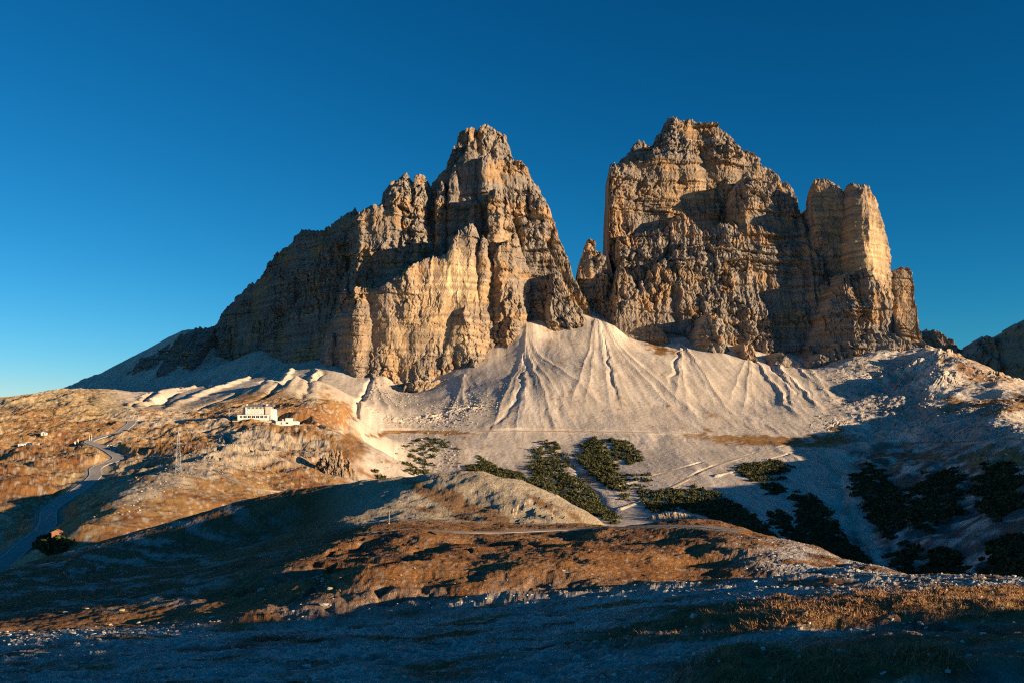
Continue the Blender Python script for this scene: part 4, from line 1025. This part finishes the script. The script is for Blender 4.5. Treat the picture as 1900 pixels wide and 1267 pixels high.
lm.name = 'lettering'; lm.materials.clear(); lm.materials.append(M_LETTER)
lo = bpy.data.objects.new('lettering', lm); COL.objects.link(lo); lo.parent = hut
lo.rotation_euler = (math.pi / 2, 0, 0); lo.location = (hx(615), 3.56, hz(425))

annex = empty('annex', (ANNEX[0], ANNEX[1], ANNEX[2]), math.radians(3))
tag(annex, 'low pale annex with flat roof box and white parapet beside the hut', 'building')
def ax(zx): return (zx - 1461) * hk
def az(zy): return (789.0 - (735 + zy / 14.615)) * 14.615 * hk
MB().box(ax(1200), ax(1790), 0, 7, az(800), az(680)).build('wall', M_WHITE, annex)
MB().box(ax(1195), ax(1795), -0.15, 0.4, az(682), az(670)).build('parapet', M_WHITE, annex)
bx_ = MB().box(ax(1445), ax(1620), 1.5, 6, az(679), az(592)).build('roof_box', M_WHITE, annex)
MB().box(ax(1438), ax(1628), 1.3, 6.2, az(592), az(584)).build('roof', M_STEEL, bx_)
MB().box(ax(1350), ax(1444), 2.4, 6, az(679), az(612)).build('shed', M_PINK, annex)
MB().box(ax(1272), ax(1345), 1.8, 5.6, az(679), az(585)).build('shed', M_DARK, annex)
MB().box(ax(1465), ax(1530), -0.08, 0.05, az(742), az(700)).build('window', M_GLASS, annex)
MB().box(ax(1330), ax(1362), -0.08, 0.05, az(760), az(700)).build('door', M_TIMBER, annex)

fp = mid_pt(425, 786)
pole = empty('flagpole', fp)
tag(pole, 'thin white flagpole standing left of the hut terrace', 'flagpole')
MB().bar((0, 0, -1), (0, 0, 13.0), 0.09).build('mast', M_WHITE, pole)
MB().box(-0.5, 0.5, -0.5, 0.5, -1, 0.4).build('base', M_STONE, pole)
MB().bar((0, 0, 13.0), (0, 0, 13.3), 0.16).build('finial', M_STEEL, pole)

# ------------------------------------------------------------------ lattice mast on the spur
pp = mid_pt(331, 872)
pz = float(mid_height(np.array([pp[0]]), np.array([pp[1]]))[0])
PH = 74 * pp[1] / FPX
mast = empty('lattice_mast', (pp[0], pp[1], pz - 0.3), math.radians(20))
tag(mast, 'tall grey steel lattice mast on the stony spur left of the hut', 'mast')
def mw(z): return 1.35 - (1.35 - 0.32) * z / PH
cs = [(-1, -1), (1, -1), (1, 1), (-1, 1)]
for sx, sy in cs:
    MB().bar((sx * mw(0), sy * mw(0), 0), (sx * mw(PH * 0.94), sy * mw(PH * 0.94), PH * 0.94), 0.06).build('leg', M_STEEL, mast)
br = MB(); nb_ = 9
for k in range(nb_):
    z0, z1 = PH * 0.94 * k / nb_, PH * 0.94 * (k + 1) / nb_
    for q in range(4):
        (ax_, ay_), (bx2, by2) = cs[q], cs[(q + 1) % 4]
        br.bar((ax_ * mw(z0), ay_ * mw(z0), z0), (bx2 * mw(z1), by2 * mw(z1), z1), 0.028)
        br.bar((bx2 * mw(z0), by2 * mw(z0), z0), (ax_ * mw(z1), ay_ * mw(z1), z1), 0.028)
        br.bar((ax_ * mw(z1), ay_ * mw(z1), z1), (bx2 * mw(z1), by2 * mw(z1), z1), 0.028)
br.build('bracing', M_STEEL, mast)
MB().bar((0, 0, PH * 0.92), (0, 0, PH * 1.02), 0.12).build('tip', M_STEEL, mast)
for z in (0.84, 0.72):
    MB().bar((-2.4, 0, PH * z), (2.4, 0, PH * z), 0.09).build('cross_arm', M_STEEL, mast)

# ------------------------------------------------------------------ vehicles
def car_paint(name, c):
    m = plain_mat(name, c, 0.3, 0.1, var=0.03); return m
M_CARS = {'white': car_paint('white_paint', (0.75, 0.75, 0.74)), 'dark': car_paint('dark_paint', (0.03, 0.035, 0.045)), 'silver': car_paint('silver_paint', (0.42, 0.43, 0.44)), 'red': car_paint('red_paint', (0.35, 0.06, 0.04))}
M_TYRE = plain_mat('tyre_rubber', (0.02, 0.02, 0.02), 0.9); M_LAMP = plain_mat('lamp_glass', (0.6, 0.6, 0.55), 0.2); M_RIM = plain_mat('wheel_rim', (0.35, 0.35, 0.36), 0.4, 0.6)
def ring_pt(px, py):
    p = mid_pt(px, py)
    return p[0], p[1], float(mid_height(np.array([p[0]]), np.array([p[1]]))[0])
def make_car(px, py, rz, paint, label, van=False):
    x, y, z = ring_pt(px, py)
    r = empty('camper_van' if van else 'car', (x, y, z + 0.32), rz)
    tag(r, label, 'van' if van else 'car', 'parked camper vans' if van else 'parked cars')
    m = M_CARS[paint]
    if van:
        L, w, prof = 3.0, 1.08, [(-3.0, 0.35), (3.0, 0.35), (3.0, 1.0), (2.5, 1.25), (2.0, 2.0), (2.35, 2.75), (-2.95, 2.75), (-3.0, 2.6)]
        cab = [(2.02, 1.3), (2.42, 1.28), (2.02, 1.92), (1.4, 1.92), (1.4, 1.3)]
    else:
        L, w, prof = 2.1, 0.88, [(-2.1, 0.35), (2.1, 0.35), (2.15, 0.7), (1.95, 0.88), (1.05, 0.98), (0.35, 1.48), (-1.2, 1.5), (-1.95, 1.05), (-2.15, 0.9)]
        cab = [(0.9, 0.98), (0.3, 1.4), (-1.15, 1.42), (-1.75, 1.02)]
    b = MB().prism(prof, -w, w).build('body', m, r)
    for s_ in (-1, 1):
        MB().prism(cab, s_ * (w + 0.012) - 0.01, s_ * (w + 0.012) + 0.01).build('window', M_GLASS, b)
        MB().box(L - 0.02, L + 0.1, s_ * w * 0.7 - 0.15, s_ * w * 0.7 + 0.15, 0.62, 0.78).build('headlight', M_LAMP, b)
        for xx in (-L * 0.64, L * 0.64):
            wh = MB().ngon((xx, 0.33), s_ * w * 0.9 - 0.1, 0.33, 14, 0.2).build('wheel', M_TYRE, r)
            MB().ngon((xx, 0.33), s_ * (w * 0.9 + 0.1) - 0.012, 0.19, 10, 0.024).build('rim', M_RIM, wh)
    if van:
        MB().box(-2.2, -0.8, -w - 0.02, w + 0.02, 1.7, 2.2).build('side_window', M_GLASS, b)
        MB().box(-1.6, 0.6, -0.5, 0.5, 2.752, 2.9).build('roof_box', m, b)
    else:
        MB().hexa([(0.98, -0.74, 1.0), (0.98, 0.74, 1.0), (0.40, 0.66, 1.455), (0.40, -0.66, 1.455), (1.04, -0.74, 1.02), (1.04, 0.74, 1.02), (0.44, 0.66, 1.475), (0.44, -0.66, 1.475)]).build('windscreen', M_GLASS, b)
    return r
make_car(204, 827, 0.7, 'white', 'small white car parked on the road bend below the pull-in')
make_car(196, 822.5, 0.2, 'dark', 'dark car parked along the pull-in, behind the white car')
make_car(214, 823, 0.1, 'silver', 'silver car at the right end of the pull-in')
make_car(389, 777.5, 0.3, 'silver', 'silver car parked left of the flagpole')
make_car(398, 777, -0.2, 'dark', 'dark car between the silver car and the flagpole')
make_car(409, 777, 0.1, 'red', 'red car parked nearest the flagpole')
make_car(42, 824, 0.12, 'white', 'left one of two white camper vans on the turf', True)
make_car(56, 823, 0.08, 'white', 'right one of two white camper vans on the turf, next to the shed', True)

# ------------------------------------------------------------------ sheds, posts, sign
M_RUST = plain_mat('rusty_boards', (0.33, 0.14, 0.07), 0.85, var=0.2); M_BOARD = plain_mat('weathered_board', (0.42, 0.33, 0.22), 0.85, var=0.2)
def shed(px, py, w, d, h, wm, rm, label, rz=0.1):
    x, y, z = ring_pt(px, py)
    r = empty('shed', (x, y, z - 0.3), rz); tag(r, label, 'shed')
    wl = MB().prism([(-w / 2, 0), (w / 2, 0), (w / 2, h), (0, h + w * 0.22), (-w / 2, h)], -d / 2, d / 2).build('wall', wm, r)
    rf = MB()
    for s_ in (-1, 1):
        rf.hexa([(s_ * (w / 2 + .3), -d / 2 - .3, h - .12), (0, -d / 2 - .3, h + w * .22 + .06), (0, d / 2 + .3, h + w * .22 + .06), (s_ * (w / 2 + .3), d / 2 + .3, h - .12),
                 (s_ * (w / 2 + .3), -d / 2 - .3, h), (0, -d / 2 - .3, h + w * .22 + .2), (0, d / 2 + .3, h + w * .22 + .2), (s_ * (w / 2 + .3), d / 2 + .3, h)])
    rf.build('roof', rm, r)
    MB().box(-0.5, 0.5, -d / 2 - 0.06, -d / 2 + 0.02, 0.3, 2.1).build('door', M_TIMBER, r)
    MB().box(w * 0.25, w * 0.25 + 0.8, -d / 2 - 0.05, -d / 2 + 0.02, 1.2, 1.9).build('window', M_GLASS, r)
shed(67, 824, 4.2, 3.4, 2.2, M_BOARD, M_RUST, 'small shed with reddish roof right of the camper vans')
shed(82, 813, 4.0, 3.0, 2.2, M_WHITE, M_STEEL, 'small white cabin on the turf above the camper vans')
shed(106, 1004, 3.0, 2.6, 2.0, M_RUST, M_RUST, 'little reddish-brown hut beside the shrubs at the lower left', 0.4)
def post(name, p, h, label, cat, mat, board=None):
    r = empty(name, p); tag(r, label, cat)
    MB().bar((0, 0, -0.4), (0, 0, h), 0.03 if h < 2.5 else 0.10).build('post', mat, r)
    MB().box(-0.12, 0.12, -0.12, 0.12, -0.3, 0.08).build('foot', M_STONE, r)
    if board: MB().box(-board, board, -0.14, -0.10, h * 0.62, h * 0.98).build('board', M_WHITE, r)
post('sign_post', ring_pt(139.5, 821), 5.2, 'left white sign at the turf edge before the road bend', 'sign', M_STEEL, 0.7)
post('sign_post', ring_pt(145, 820.5), 4.6, 'right white sign at the turf edge before the road bend', 'sign', M_STEEL, 0.5)
post('marker_post', ring_pt(166, 818), 5.0, 'left white marker post beside the pull-in', 'post', M_WHITE)
post('marker_post', ring_pt(170, 817.5), 5.4, 'right white marker post beside the pull-in', 'post', M_WHITE)
q = fg_pt(722, 972)
qz = float(fg_height(np.array([q[0]]), np.array([q[1]]))[0])
post('trail_post', (q[0], q[1], qz), 2.0, 'slim pale wooden trail post at the foot of the knoll', 'post', M_BOARD)

# ------------------------------------------------------------------ dwarf pine
M_PINE = tone_mat('dwarf_pine_needles', 1.2, 0.4, 0.8)
def in_poly(px, py, P):
    r = np.zeros(px.shape, bool); n = len(P); j = n - 1
    for i in range(n):
        xi, yi = P[i]; xj, yj = P[j]
        c = ((yi > py) != (yj > py)) & (px < (xj - xi) * (py - yi) / (yj - yi + 1e-9) + xi)
        r ^= c; j = i
    return r

def leaf_mass(C, R, per, size, seed, flat=0.75):
    """Leaf-sized faces spread through lumpy mounds: centres C, radii R."""
    g = np.random.default_rng(seed)
    n = len(C) * per
    c = np.repeat(C, per, 0); r = np.repeat(R, per)
    d = g.normal(size=(n, 3)); d /= np.linalg.norm(d, axis=1)[:, None]
    d[:, 2] = np.abs(d[:, 2])
    rad = r * g.uniform(0.55, 1.05, n) * (1 + 0.25 * np.sin(d[:, 0] * 7 + c[:, 0]) * np.cos(d[:, 1] * 6 + c[:, 1]))
    p = c + d * rad[:, None] * np.array([1, 1, flat])
    t = g.normal(size=(n, 3)) * 0.7 + d * 0.3; t /= np.linalg.norm(t, axis=1)[:, None]
    u = np.cross(t, d + g.normal(size=(n, 3)) * 0.6); u /= np.linalg.norm(u, axis=1)[:, None] + 1e-9
    s = (size * g.uniform(0.6, 1.4, n))[:, None]
    V = np.stack([p - u * s * 0.7 - t * s * 0.5, p + t * s * 1.1, p + u * s * 0.7 - t * s * 0.5], 1).reshape(-1, 3)
    F = np.arange(n * 3).reshape(-1, 3)
    k = g.uniform(0.65, 1.4, len(C))
    tone = np.repeat(k, per)[:, None] * np.array([0.062, 0.070, 0.026]) * g.uniform(0.7, 1.3, (n, 1)) * np.array([1.1, 1, 1])
    return V, F, np.repeat(tone, 3, 0)

THICKETS = [
    ([(752, 848), (770, 822), (800, 812), (832, 816), (845, 832), (815, 850), (812, 870), (775, 884), (752, 880)], 0.34, 'loose dwarf pine patch on the scree behind the knoll crest'),
    ([(855, 878), (870, 862), (900, 852), (925, 868), (960, 878), (1000, 892), (1005, 908), (960, 902), (900, 890)], 0.75, 'low dwarf pine belt showing just above the knoll'),
    ([(982, 872), (995, 838), (1012, 820), (1032, 822), (1046, 850), (1060, 880), (1090, 900), (1115, 930), (1140, 958), (1138, 972), (1095, 952), (1050, 930), (1000, 905)], 0.95, 'long dense dwarf pine tongue running down beside the pale gully'),
    ([(1072, 838), (1085, 812), (1112, 815), (1130, 836), (1142, 866), (1155, 890), (1150, 908), (1118, 900), (1095, 872), (1075, 860)], 0.85, 'dense dwarf pine patch right of the pale gully below the trail'),
    ([(1130, 818), (1168, 822), (1186, 838), (1190, 852), (1168, 862), (1145, 848)], 0.7, 'smaller dwarf pine patch at the upper right of the dense one'),
    ([(1160, 884), (1205, 876), (1215, 884), (1180, 900), (1200, 908), (1220, 918), (1190, 925), (1165, 912), (1150, 928), (1145, 915)], 0.4, 'scattered dwarf pine bushes between the two slanting paths'),
    ([(1195, 935), (1240, 908), (1290, 905), (1330, 915), (1365, 935), (1395, 955), (1425, 985), (1470, 1012), (1430, 1005), (1380, 985), (1330, 962), (1270, 945), (1215, 952)], 0.9, 'broad dwarf pine belt above the pale crag edge'),
    ([(1375, 876), (1400, 858), (1430, 854), (1462, 862), (1455, 880), (1425, 890), (1392, 892)], 0.7, 'rounded dwarf pine patch below the slanting path on the right'),
    ([(1418, 905), (1445, 892), (1455, 908), (1440, 922), (1422, 918)], 0.8, 'small round dwarf pine clump under the rounded patch'),
    ([(1425, 955), (1455, 950), (1470, 975), (1485, 1005), (1460, 1000), (1440, 975)], 0.6, 'narrow dwarf pine clump on the lit slope left of the gorge'),
    ([(1475, 915), (1505, 918), (1535, 950), (1560, 985), (1590, 1030), (1602, 1062), (1560, 1048), (1520, 1030), (1490, 1015), (1480, 960)], 0.8, 'long dwarf pine belt along the sunlit edge of the gorge'),
    ([(1582, 890), (1610, 858), (1650, 880), (1668, 920), (1680, 970), (1650, 1000), (1615, 965), (1590, 925)], 0.85, 'dark dwarf pine patch in shadow just right of the gorge stream bed'),
    ([(1690, 915), (1730, 878), (1775, 866), (1790, 900), (1780, 950), (1730, 985), (1690, 980), (1665, 960)], 0.85, 'wide dark dwarf pine patch in the middle of the shaded gorge wall'),
    ([(1800, 900), (1840, 870), (1885, 862), (1900, 900), (1890, 940), (1850, 965), (1815, 945)], 0.8, 'dark dwarf pine patch at the right edge, high on the shaded wall'),
    ([(1655, 1045), (1680, 1005), (1710, 1015), (1700, 1060), (1680, 1085)], 0.85, 'low dark dwarf pine patch near the gorge bottom'),
    ([(1712, 1070), (1740, 1015), (1775, 1020), (1790, 1070), (1770, 1095), (1725, 1090)], 0.9, 'pointed dark dwarf pine patch low on the shaded wall'),
    ([(1820, 1060), (1850, 1000), (1900, 990), (1915, 1040), (1900, 1090), (1840, 1095)], 0.85, 'dark dwarf pine patch at the lower right of the gorge wall'),
    ([(74, 1018), (82, 1002), (102, 998), (122, 1002), (120, 1014), (98, 1022)], 1.0, 'green lit dwarf pine clump beside the reddish-brown hut'),
    ([(690, 872), (705, 880), (704, 892), (690, 890)], 0.9, 'small dwarf pine clump in the gully left of the knoll'),
]
NPX = Xg / Yg * FPX + CX; NPY = HY - Zg / Yg * FPX
cell = np.gradient(Xg, axis=1) * np.gradient(Yg, axis=0)
for i, (P, dens, words) in enumerate(THICKETS):
    P = np.array(P)
    wob = 17 * fbm(Xg / 22, Yg / 22, 4, 1200, 0.65)
    m = in_poly(NPX + wob, NPY + wob * 0.5, P) & (Yg > 230) & (Yg < 1250)
    idx = np.nonzero(m.ravel())[0]
    if not len(idx): continue
    area = cell.ravel()[idx]
    near_y = np.median(Yg.ravel()[idx])
    g = np.random.default_rng(50 + i)
    sp = 2.3 if near_y > 500 else 1.5
    N = int(min(680, area.sum() * dens / (sp * sp * 1.1)))
    pick = g.choice(idx, size=max(N, 8), p=area / area.sum())
    gap = fbm(Xg.ravel()[pick] / 7, Yg.ravel()[pick] / 7, 2, 1300) > (0.32 - dens)
    pick = pick[gap] if gap.sum() > 8 else pick
    R = sp * g.uniform(0.6, 1.35, len(pick)) * (1.3 if N >= 680 else 1.05)
    C = np.stack([Xg.ravel()[pick], Yg.ravel()[pick], Zg.ravel()[pick] + 0.1], -1) + g.normal(size=(len(pick), 3)) * np.array([0.8, 0.8, 0.1])
    V, F, T = leaf_mass(C, R, 25, 1.05, 70 + i)
    t_ = empty('dwarf_pine_thicket', tuple(C.mean(0)))
    o = link_mesh('foliage', V - C.mean(0), F, M_PINE, t_, col=T)
    st = MB()
    for k in range(0, len(C), 6):
        c = C[k] - C.mean(0); a_ = g.uniform(0, 6.28)
        st.bar((c[0], c[1], c[2] - 0.6), (c[0] + 0.6 * math.cos(a_), c[1] + 0.6 * math.sin(a_), c[2] + R[k] * 0.5), 0.07)
    tag(st.build('stem', M_TIMBER, t_), kind='stuff')
    tag(t_, words, 'shrub', 'dwarf pine thickets on the slopes')

# ------------------------------------------------------------------ stones
def stone_proto(seed, flat):
    bm = bmesh.new(); bmesh.ops.create_icosphere(bm, subdivisions=2, radius=1.0)
    g = np.random.default_rng(seed)
    planes = [(Vector(g.normal(size=3)).normalized(), g.uniform(0.55, 0.9)) for _ in range(9)]
    for v in bm.verts:
        for n_, d_ in planes:
            k = v.co.dot(n_)
            if k > d_: v.co -= n_ * (k - d_)
        v.co.z *= flat; v.co.x *= 1.15
        v.co += Vector(g.normal(size=3)) * 0.03
    me = bpy.data.meshes.new('stone'); bm.to_mesh(me); bm.free()
    me.materials.append(M_STONES[seed % len(M_STONES)])
    return me
M_STONES = [plain_mat('pale_limestone', (0.47, 0.42, 0.35), 0.9, var=0.25, scale=2.5), plain_mat('grey_limestone', (0.36, 0.33, 0.29), 0.9, var=0.25, scale=2.5), plain_mat('ochre_limestone', (0.46, 0.36, 0.22), 0.9, var=0.25, scale=2.5)]
PROTO = [stone_proto(k, f) for k, f in enumerate((0.6, 0.5, 0.7, 0.45, 0.8, 0.55))]
def put_stone(px, py, size_px, k, label, group, flat=1.0):
    p = fg_pt(px, py)
    z = float(fg_height(np.array([p[0]]), np.array([p[1]]))[0])
    r = size_px * p[1] / FPX / 2
    o = bpy.data.objects.new('stone', PROTO[k % len(PROTO)]); COL.objects.link(o)
    o.location = (p[0], p[1], z + r * 0.22); o.scale = (r, r * random.uniform(0.8, 1.1), r * flat)
    o.rotation_euler = (random.uniform(-.15, .15), random.uniform(-.15, .15), random.uniform(0, 6.28))
    tag(o, label, 'stone', group)
MARKED = [(600, 1127, 18, 'lone pale boulder just below the sunlit turf edge'), (727, 1173, 15, 'pointed pale stone alone on the dark gravel, centre left'), (546, 1210, 17, 'left stone of the pale cluster on the dark gravel'), (561, 1211, 16, 'right stone of the pale cluster on the dark gravel'),
          (582, 1221, 16, 'flat pale stone just below the pale cluster'), (555, 1236, 9, 'small stone below the pale cluster'), (571, 1240, 17, 'pale stone above the two at the bottom edge'), (565, 1258, 22, 'pale stone at the bottom edge, right of another'), (495, 1264, 30, 'large pale stone cut by the bottom edge'), (430, 1260, 16, 'dim stone near the bottom edge, left of the large pale one'),
          (1085, 1207, 16, 'yellowish stone paired with a pale one on dark gravel'), (1107, 1203, 16, 'pale stone paired with a yellowish one on dark gravel'), (1205, 1199, 26, 'whitish stone heap piece right of the stone pair'), (1228, 1186, 16, 'flat pale stone above the whitish heap piece'), (1342, 1224, 14, 'ochre stone among the grass on the lower right'), (1370, 1202, 16, 'pale stone in the gravel strip between grass steps'),
          (1560, 1258, 20, 'pale stone at the bottom edge on the right'), (1630, 1133, 13, 'roundish pale stone on the sunlit gravel'), (1756, 1144, 15, 'largest pale stone on the sunlit gravel at right'), (1808, 1126, 12, 'pale stone above and right of the largest one'), (1855, 1126, 11, 'left stone of a pale pair near the right edge'), (1872, 1126, 11, 'right stone of a pale pair near the right edge'), (1764, 1126, 12, 'flat stone left of the pale row'), (1670, 1130, 14, 'long pale stone on the sunlit gravel'),
          (1045, 1052, 9, 'pale stone at the rim of the plateau hollow'), (1052, 1054, 6, 'smaller stone at the rim of the plateau hollow'), (612, 1086, 14, 'long white stone on the sunlit turf, left part'), (484, 1090, 16, 'flat white stone at the left end of the sunlit turf')]
for i, (px, py, sz, w) in enumerate(MARKED):
    put_stone(px, py, sz, i, w, 'distinct stones on the near hill', 0.9)
g = np.random.default_rng(91)
spots = []
for k in range(90): spots.append((g.uniform(1380, 1900), g.uniform(1088, 1160), g.uniform(4, 9), 0))
for k in range(36): spots.append((595 + g.normal() * 16, 1072 + g.normal() * 5, g.uniform(4, 8), 1))
for k in range(60): spots.append((g.uniform(440, 1300), g.uniform(1005, 1095), g.uniform(3, 6), 2))
for k in range(70): spots.append((g.uniform(20, 1300), g.uniform(1120, 1262), g.uniform(5, 14), 3))
WORDS = ['small pale stone among many on the sunlit gravel at right', 'small white stone in the cluster on the sunlit turf', 'small pale stone scattered over the sunlit plateau turf', 'small stone scattered over the shaded gravel']
for i, (px, py, sz, c) in enumerate(spots):
    put_stone(px, py, sz, i * 7 + c, WORDS[c], WORDS[c], 0.8)

CUBE = np.array([(-1, -1, -1), (1, -1, -1), (1, 1, -1), (-1, 1, -1), (-1, -1, 1), (1, -1, 1), (1, 1, 1), (-1, 1, 1)], float)
CF = np.array([(0, 3, 2, 1), (4, 5, 6, 7), (0, 1, 5, 4), (1, 2, 6, 5), (2, 3, 7, 6), (3, 0, 4, 7)])
def rubble(name, P, R, seed, label, cat, tone=(0.40, 0.35, 0.29)):
    g = np.random.default_rng(seed); n = len(P)
    v = CUBE[None] * (1 + g.normal(size=(n, 8, 3)) * 0.28)
    v[:, 4:, :2] *= g.uniform(0.45, 0.9, (n, 1, 1)); v[:, :, 2] *= g.uniform(0.45, 0.8, (n, 1))
    a = g.uniform(0, 6.28, n); c, s = np.cos(a)[:, None], np.sin(a)[:, None]
    x = v[..., 0] * c - v[..., 1] * s; y = v[..., 0] * s + v[..., 1] * c
    V = np.stack([x, y, v[..., 2]], -1) * R[:, None, None] * 0.62 + P[:, None, :]
    F = (CF[None] + (np.arange(n) * 8)[:, None, None]).reshape(-1, 4)
    T = np.repeat(g.uniform(0.55, 1.4, (n, 1)) * np.array(tone), 8, 0)
    o = link_mesh(name, V.reshape(-1, 3), F, M_SLOPE, col=T)
    tag(o, label, cat, None, 'stuff')
def scatter_mid(ells, n, seed):
    g = np.random.default_rng(seed)
    w = ell(NPX + 20 * fbm(Xg / 30, Yg / 30, 2, seed), NPY, ells) * (Yg > 300) * (Yg < 1600) * cell
    w = np.where(w < 0.02 * w.max(), 0, w)
    pick = g.choice(w.size, size=n, p=(w / w.sum()).ravel())
    P = np.stack([Xg.ravel()[pick], Yg.ravel()[pick], Zg.ravel()[pick]], -1) + g.normal(size=(n, 3)) * np.array([1, 1, 0.05])
    return P, g
P, g = scatter_mid([(855, 765, 60, 26, -20, 1), (800, 785, 60, 14, 0, 0.7), (735, 730, 50, 24, 20, 0.35), (790, 850, 60, 30, 0, 0.6)], 1700, 301)
rubble('rubble', P, g.uniform(0.5, 1.2, len(P)) ** 2 * 1.5, 1, 'grey blocks fallen below the front wall of the left peak', 'rubble', (0.36, 0.32, 0.27))
P, g = scatter_mid([(1640, 720, 110, 60, 10, 1), (1700, 780, 110, 26, 0, 1), (1570, 790, 60, 30, 0, 0.7), (1780, 690, 80, 26, 25, 0.6)], 2400, 302)
rubble('rubble', P, g.uniform(0.5, 1.2, len(P)) ** 2 * 1.9, 2, 'grey blocks strewn over the shaded bowl below the tower', 'rubble', (0.36, 0.32, 0.27))
P, g = scatter_mid([(1850, 790, 90, 40, 0, 1), (1860, 840, 90, 40, 0, 0.8), (1800, 690, 80, 20, 25, 0.3)], 1500, 303)
rubble('rubble', P, g.uniform(0.5, 1.2, len(P)) ** 2 * 1.6, 3, 'grey blocks on the right-hand shoulder', 'rubble')
P, g = scatter_mid([(300, 890, 70, 26, -30, 1), (250, 930, 70, 20, -40, 0.9), (430, 850, 90, 30, 0, 0.7), (560, 840, 60, 30, 0, 0.7)], 1600, 304)
rubble('rubble', P, g.uniform(0.5, 1.1, len(P)) ** 2 * 0.5, 4, 'pale stones on the spur around the lattice mast', 'rubble', (0.40, 0.34, 0.25))
P, g = scatter_mid([(1100, 740, 260, 60, 10, 0.5), (1400, 780, 140, 40, 0, 0.6), (1300, 880, 200, 50, 0, 0.5)], 1300, 305)
rubble('rubble', P, g.uniform(0.5, 1.1, len(P)) ** 2 * 0.8, 5, 'loose stones strewn over the sunlit scree', 'rubble')

# gravel of the near hill
g = np.random.default_rng(401)
w = faux['gravel'] * np.gradient(FX, axis=1) * np.gradient(FY, axis=0) / FY ** 1.5 * (FY < 105) * (FY > 8)
w = np.clip(w, 0, None); n = 9500
pick = g.choice(w.size, size=n, p=(w / w.sum()).ravel())
P = np.stack([FX.ravel()[pick], FY.ravel()[pick], FZ.ravel()[pick]], -1) + g.normal(size=(n, 3)) * np.array([0.06, 0.06, 0])
R = g.uniform(0.02, 0.06, n) * np.where(g.uniform(0, 1, n) > 0.85, 2.0, 1.0) * (0.6 + FY.ravel()[pick] / 45)
rubble('gravel', P, R, 6, 'loose pale gravel over the near slope', 'gravel', (0.52, 0.48, 0.42))

# ------------------------------------------------------------------ dry grass
M_GRASS = tone_mat('dry_grass', 3.0, 0.3, 0.8)
def grass(name, wmask, n, per, h0, h1, seed, label, tone):
    g = np.random.default_rng(seed)
    w = np.clip(wmask * np.gradient(FX, axis=1) * np.gradient(FY, axis=0) / FY ** 1.3, 0, None)
    pick = g.choice(w.size, size=n, p=(w / w.sum()).ravel())
    B = np.stack([FX.ravel()[pick], FY.ravel()[pick], FZ.ravel()[pick] - 0.02], -1)
    B = np.repeat(B, per, 0) + g.normal(size=(n * per, 3)) * np.array([0.07, 0.07, 0])
    m = len(B); h = g.uniform(h0, h1, m) * np.repeat(g.uniform(0.6, 1.3, n), per)
    a = g.uniform(0, 6.28, m); t = g.normal(size=(m, 2)) * 0.6
    wd = 0.007 * (0.5 + np.repeat(np.minimum(FY.ravel()[pick], 40), per) / 16)
    u = np.stack([np.cos(a) * wd, np.sin(a) * wd, a * 0], -1)
    top = B + np.stack([t[:, 0] * h, t[:, 1] * h, h], -1)
    V = np.stack([B - u, B + u, top], 1).reshape(-1, 3)
    T = np.repeat(g.uniform(0.65, 1.35, (m, 1)) * np.array(tone), 3, 0)
    o = link_mesh(name, V, np.arange(m * 3).reshape(-1, 3), M_GRASS, col=T)
    tag(o, label, 'grass', None, 'stuff')
grass('grass', faux['st'] * (faux['prof'] > 0.42) * (FY > 8), 3600, 10, 0.05, 0.13, 501, 'dry golden grass on the low steps at lower right', (0.40, 0.21, 0.10))
grass('grass', (faux['gravel'] < 0.25) * (FY > 14) * (FY < 46) * (faux['st'] < 0.5), 1800, 8, 0.03, 0.07, 502, 'short dry grass between the stones of the near slope', (0.27, 0.145, 0.075))
grass('grass', faux['pl'] * (faux['hg'] < 0.8), 9000, 5, 0.03, 0.07, 503, 'short brown grass on the near plateau', (0.30, 0.165, 0.065))
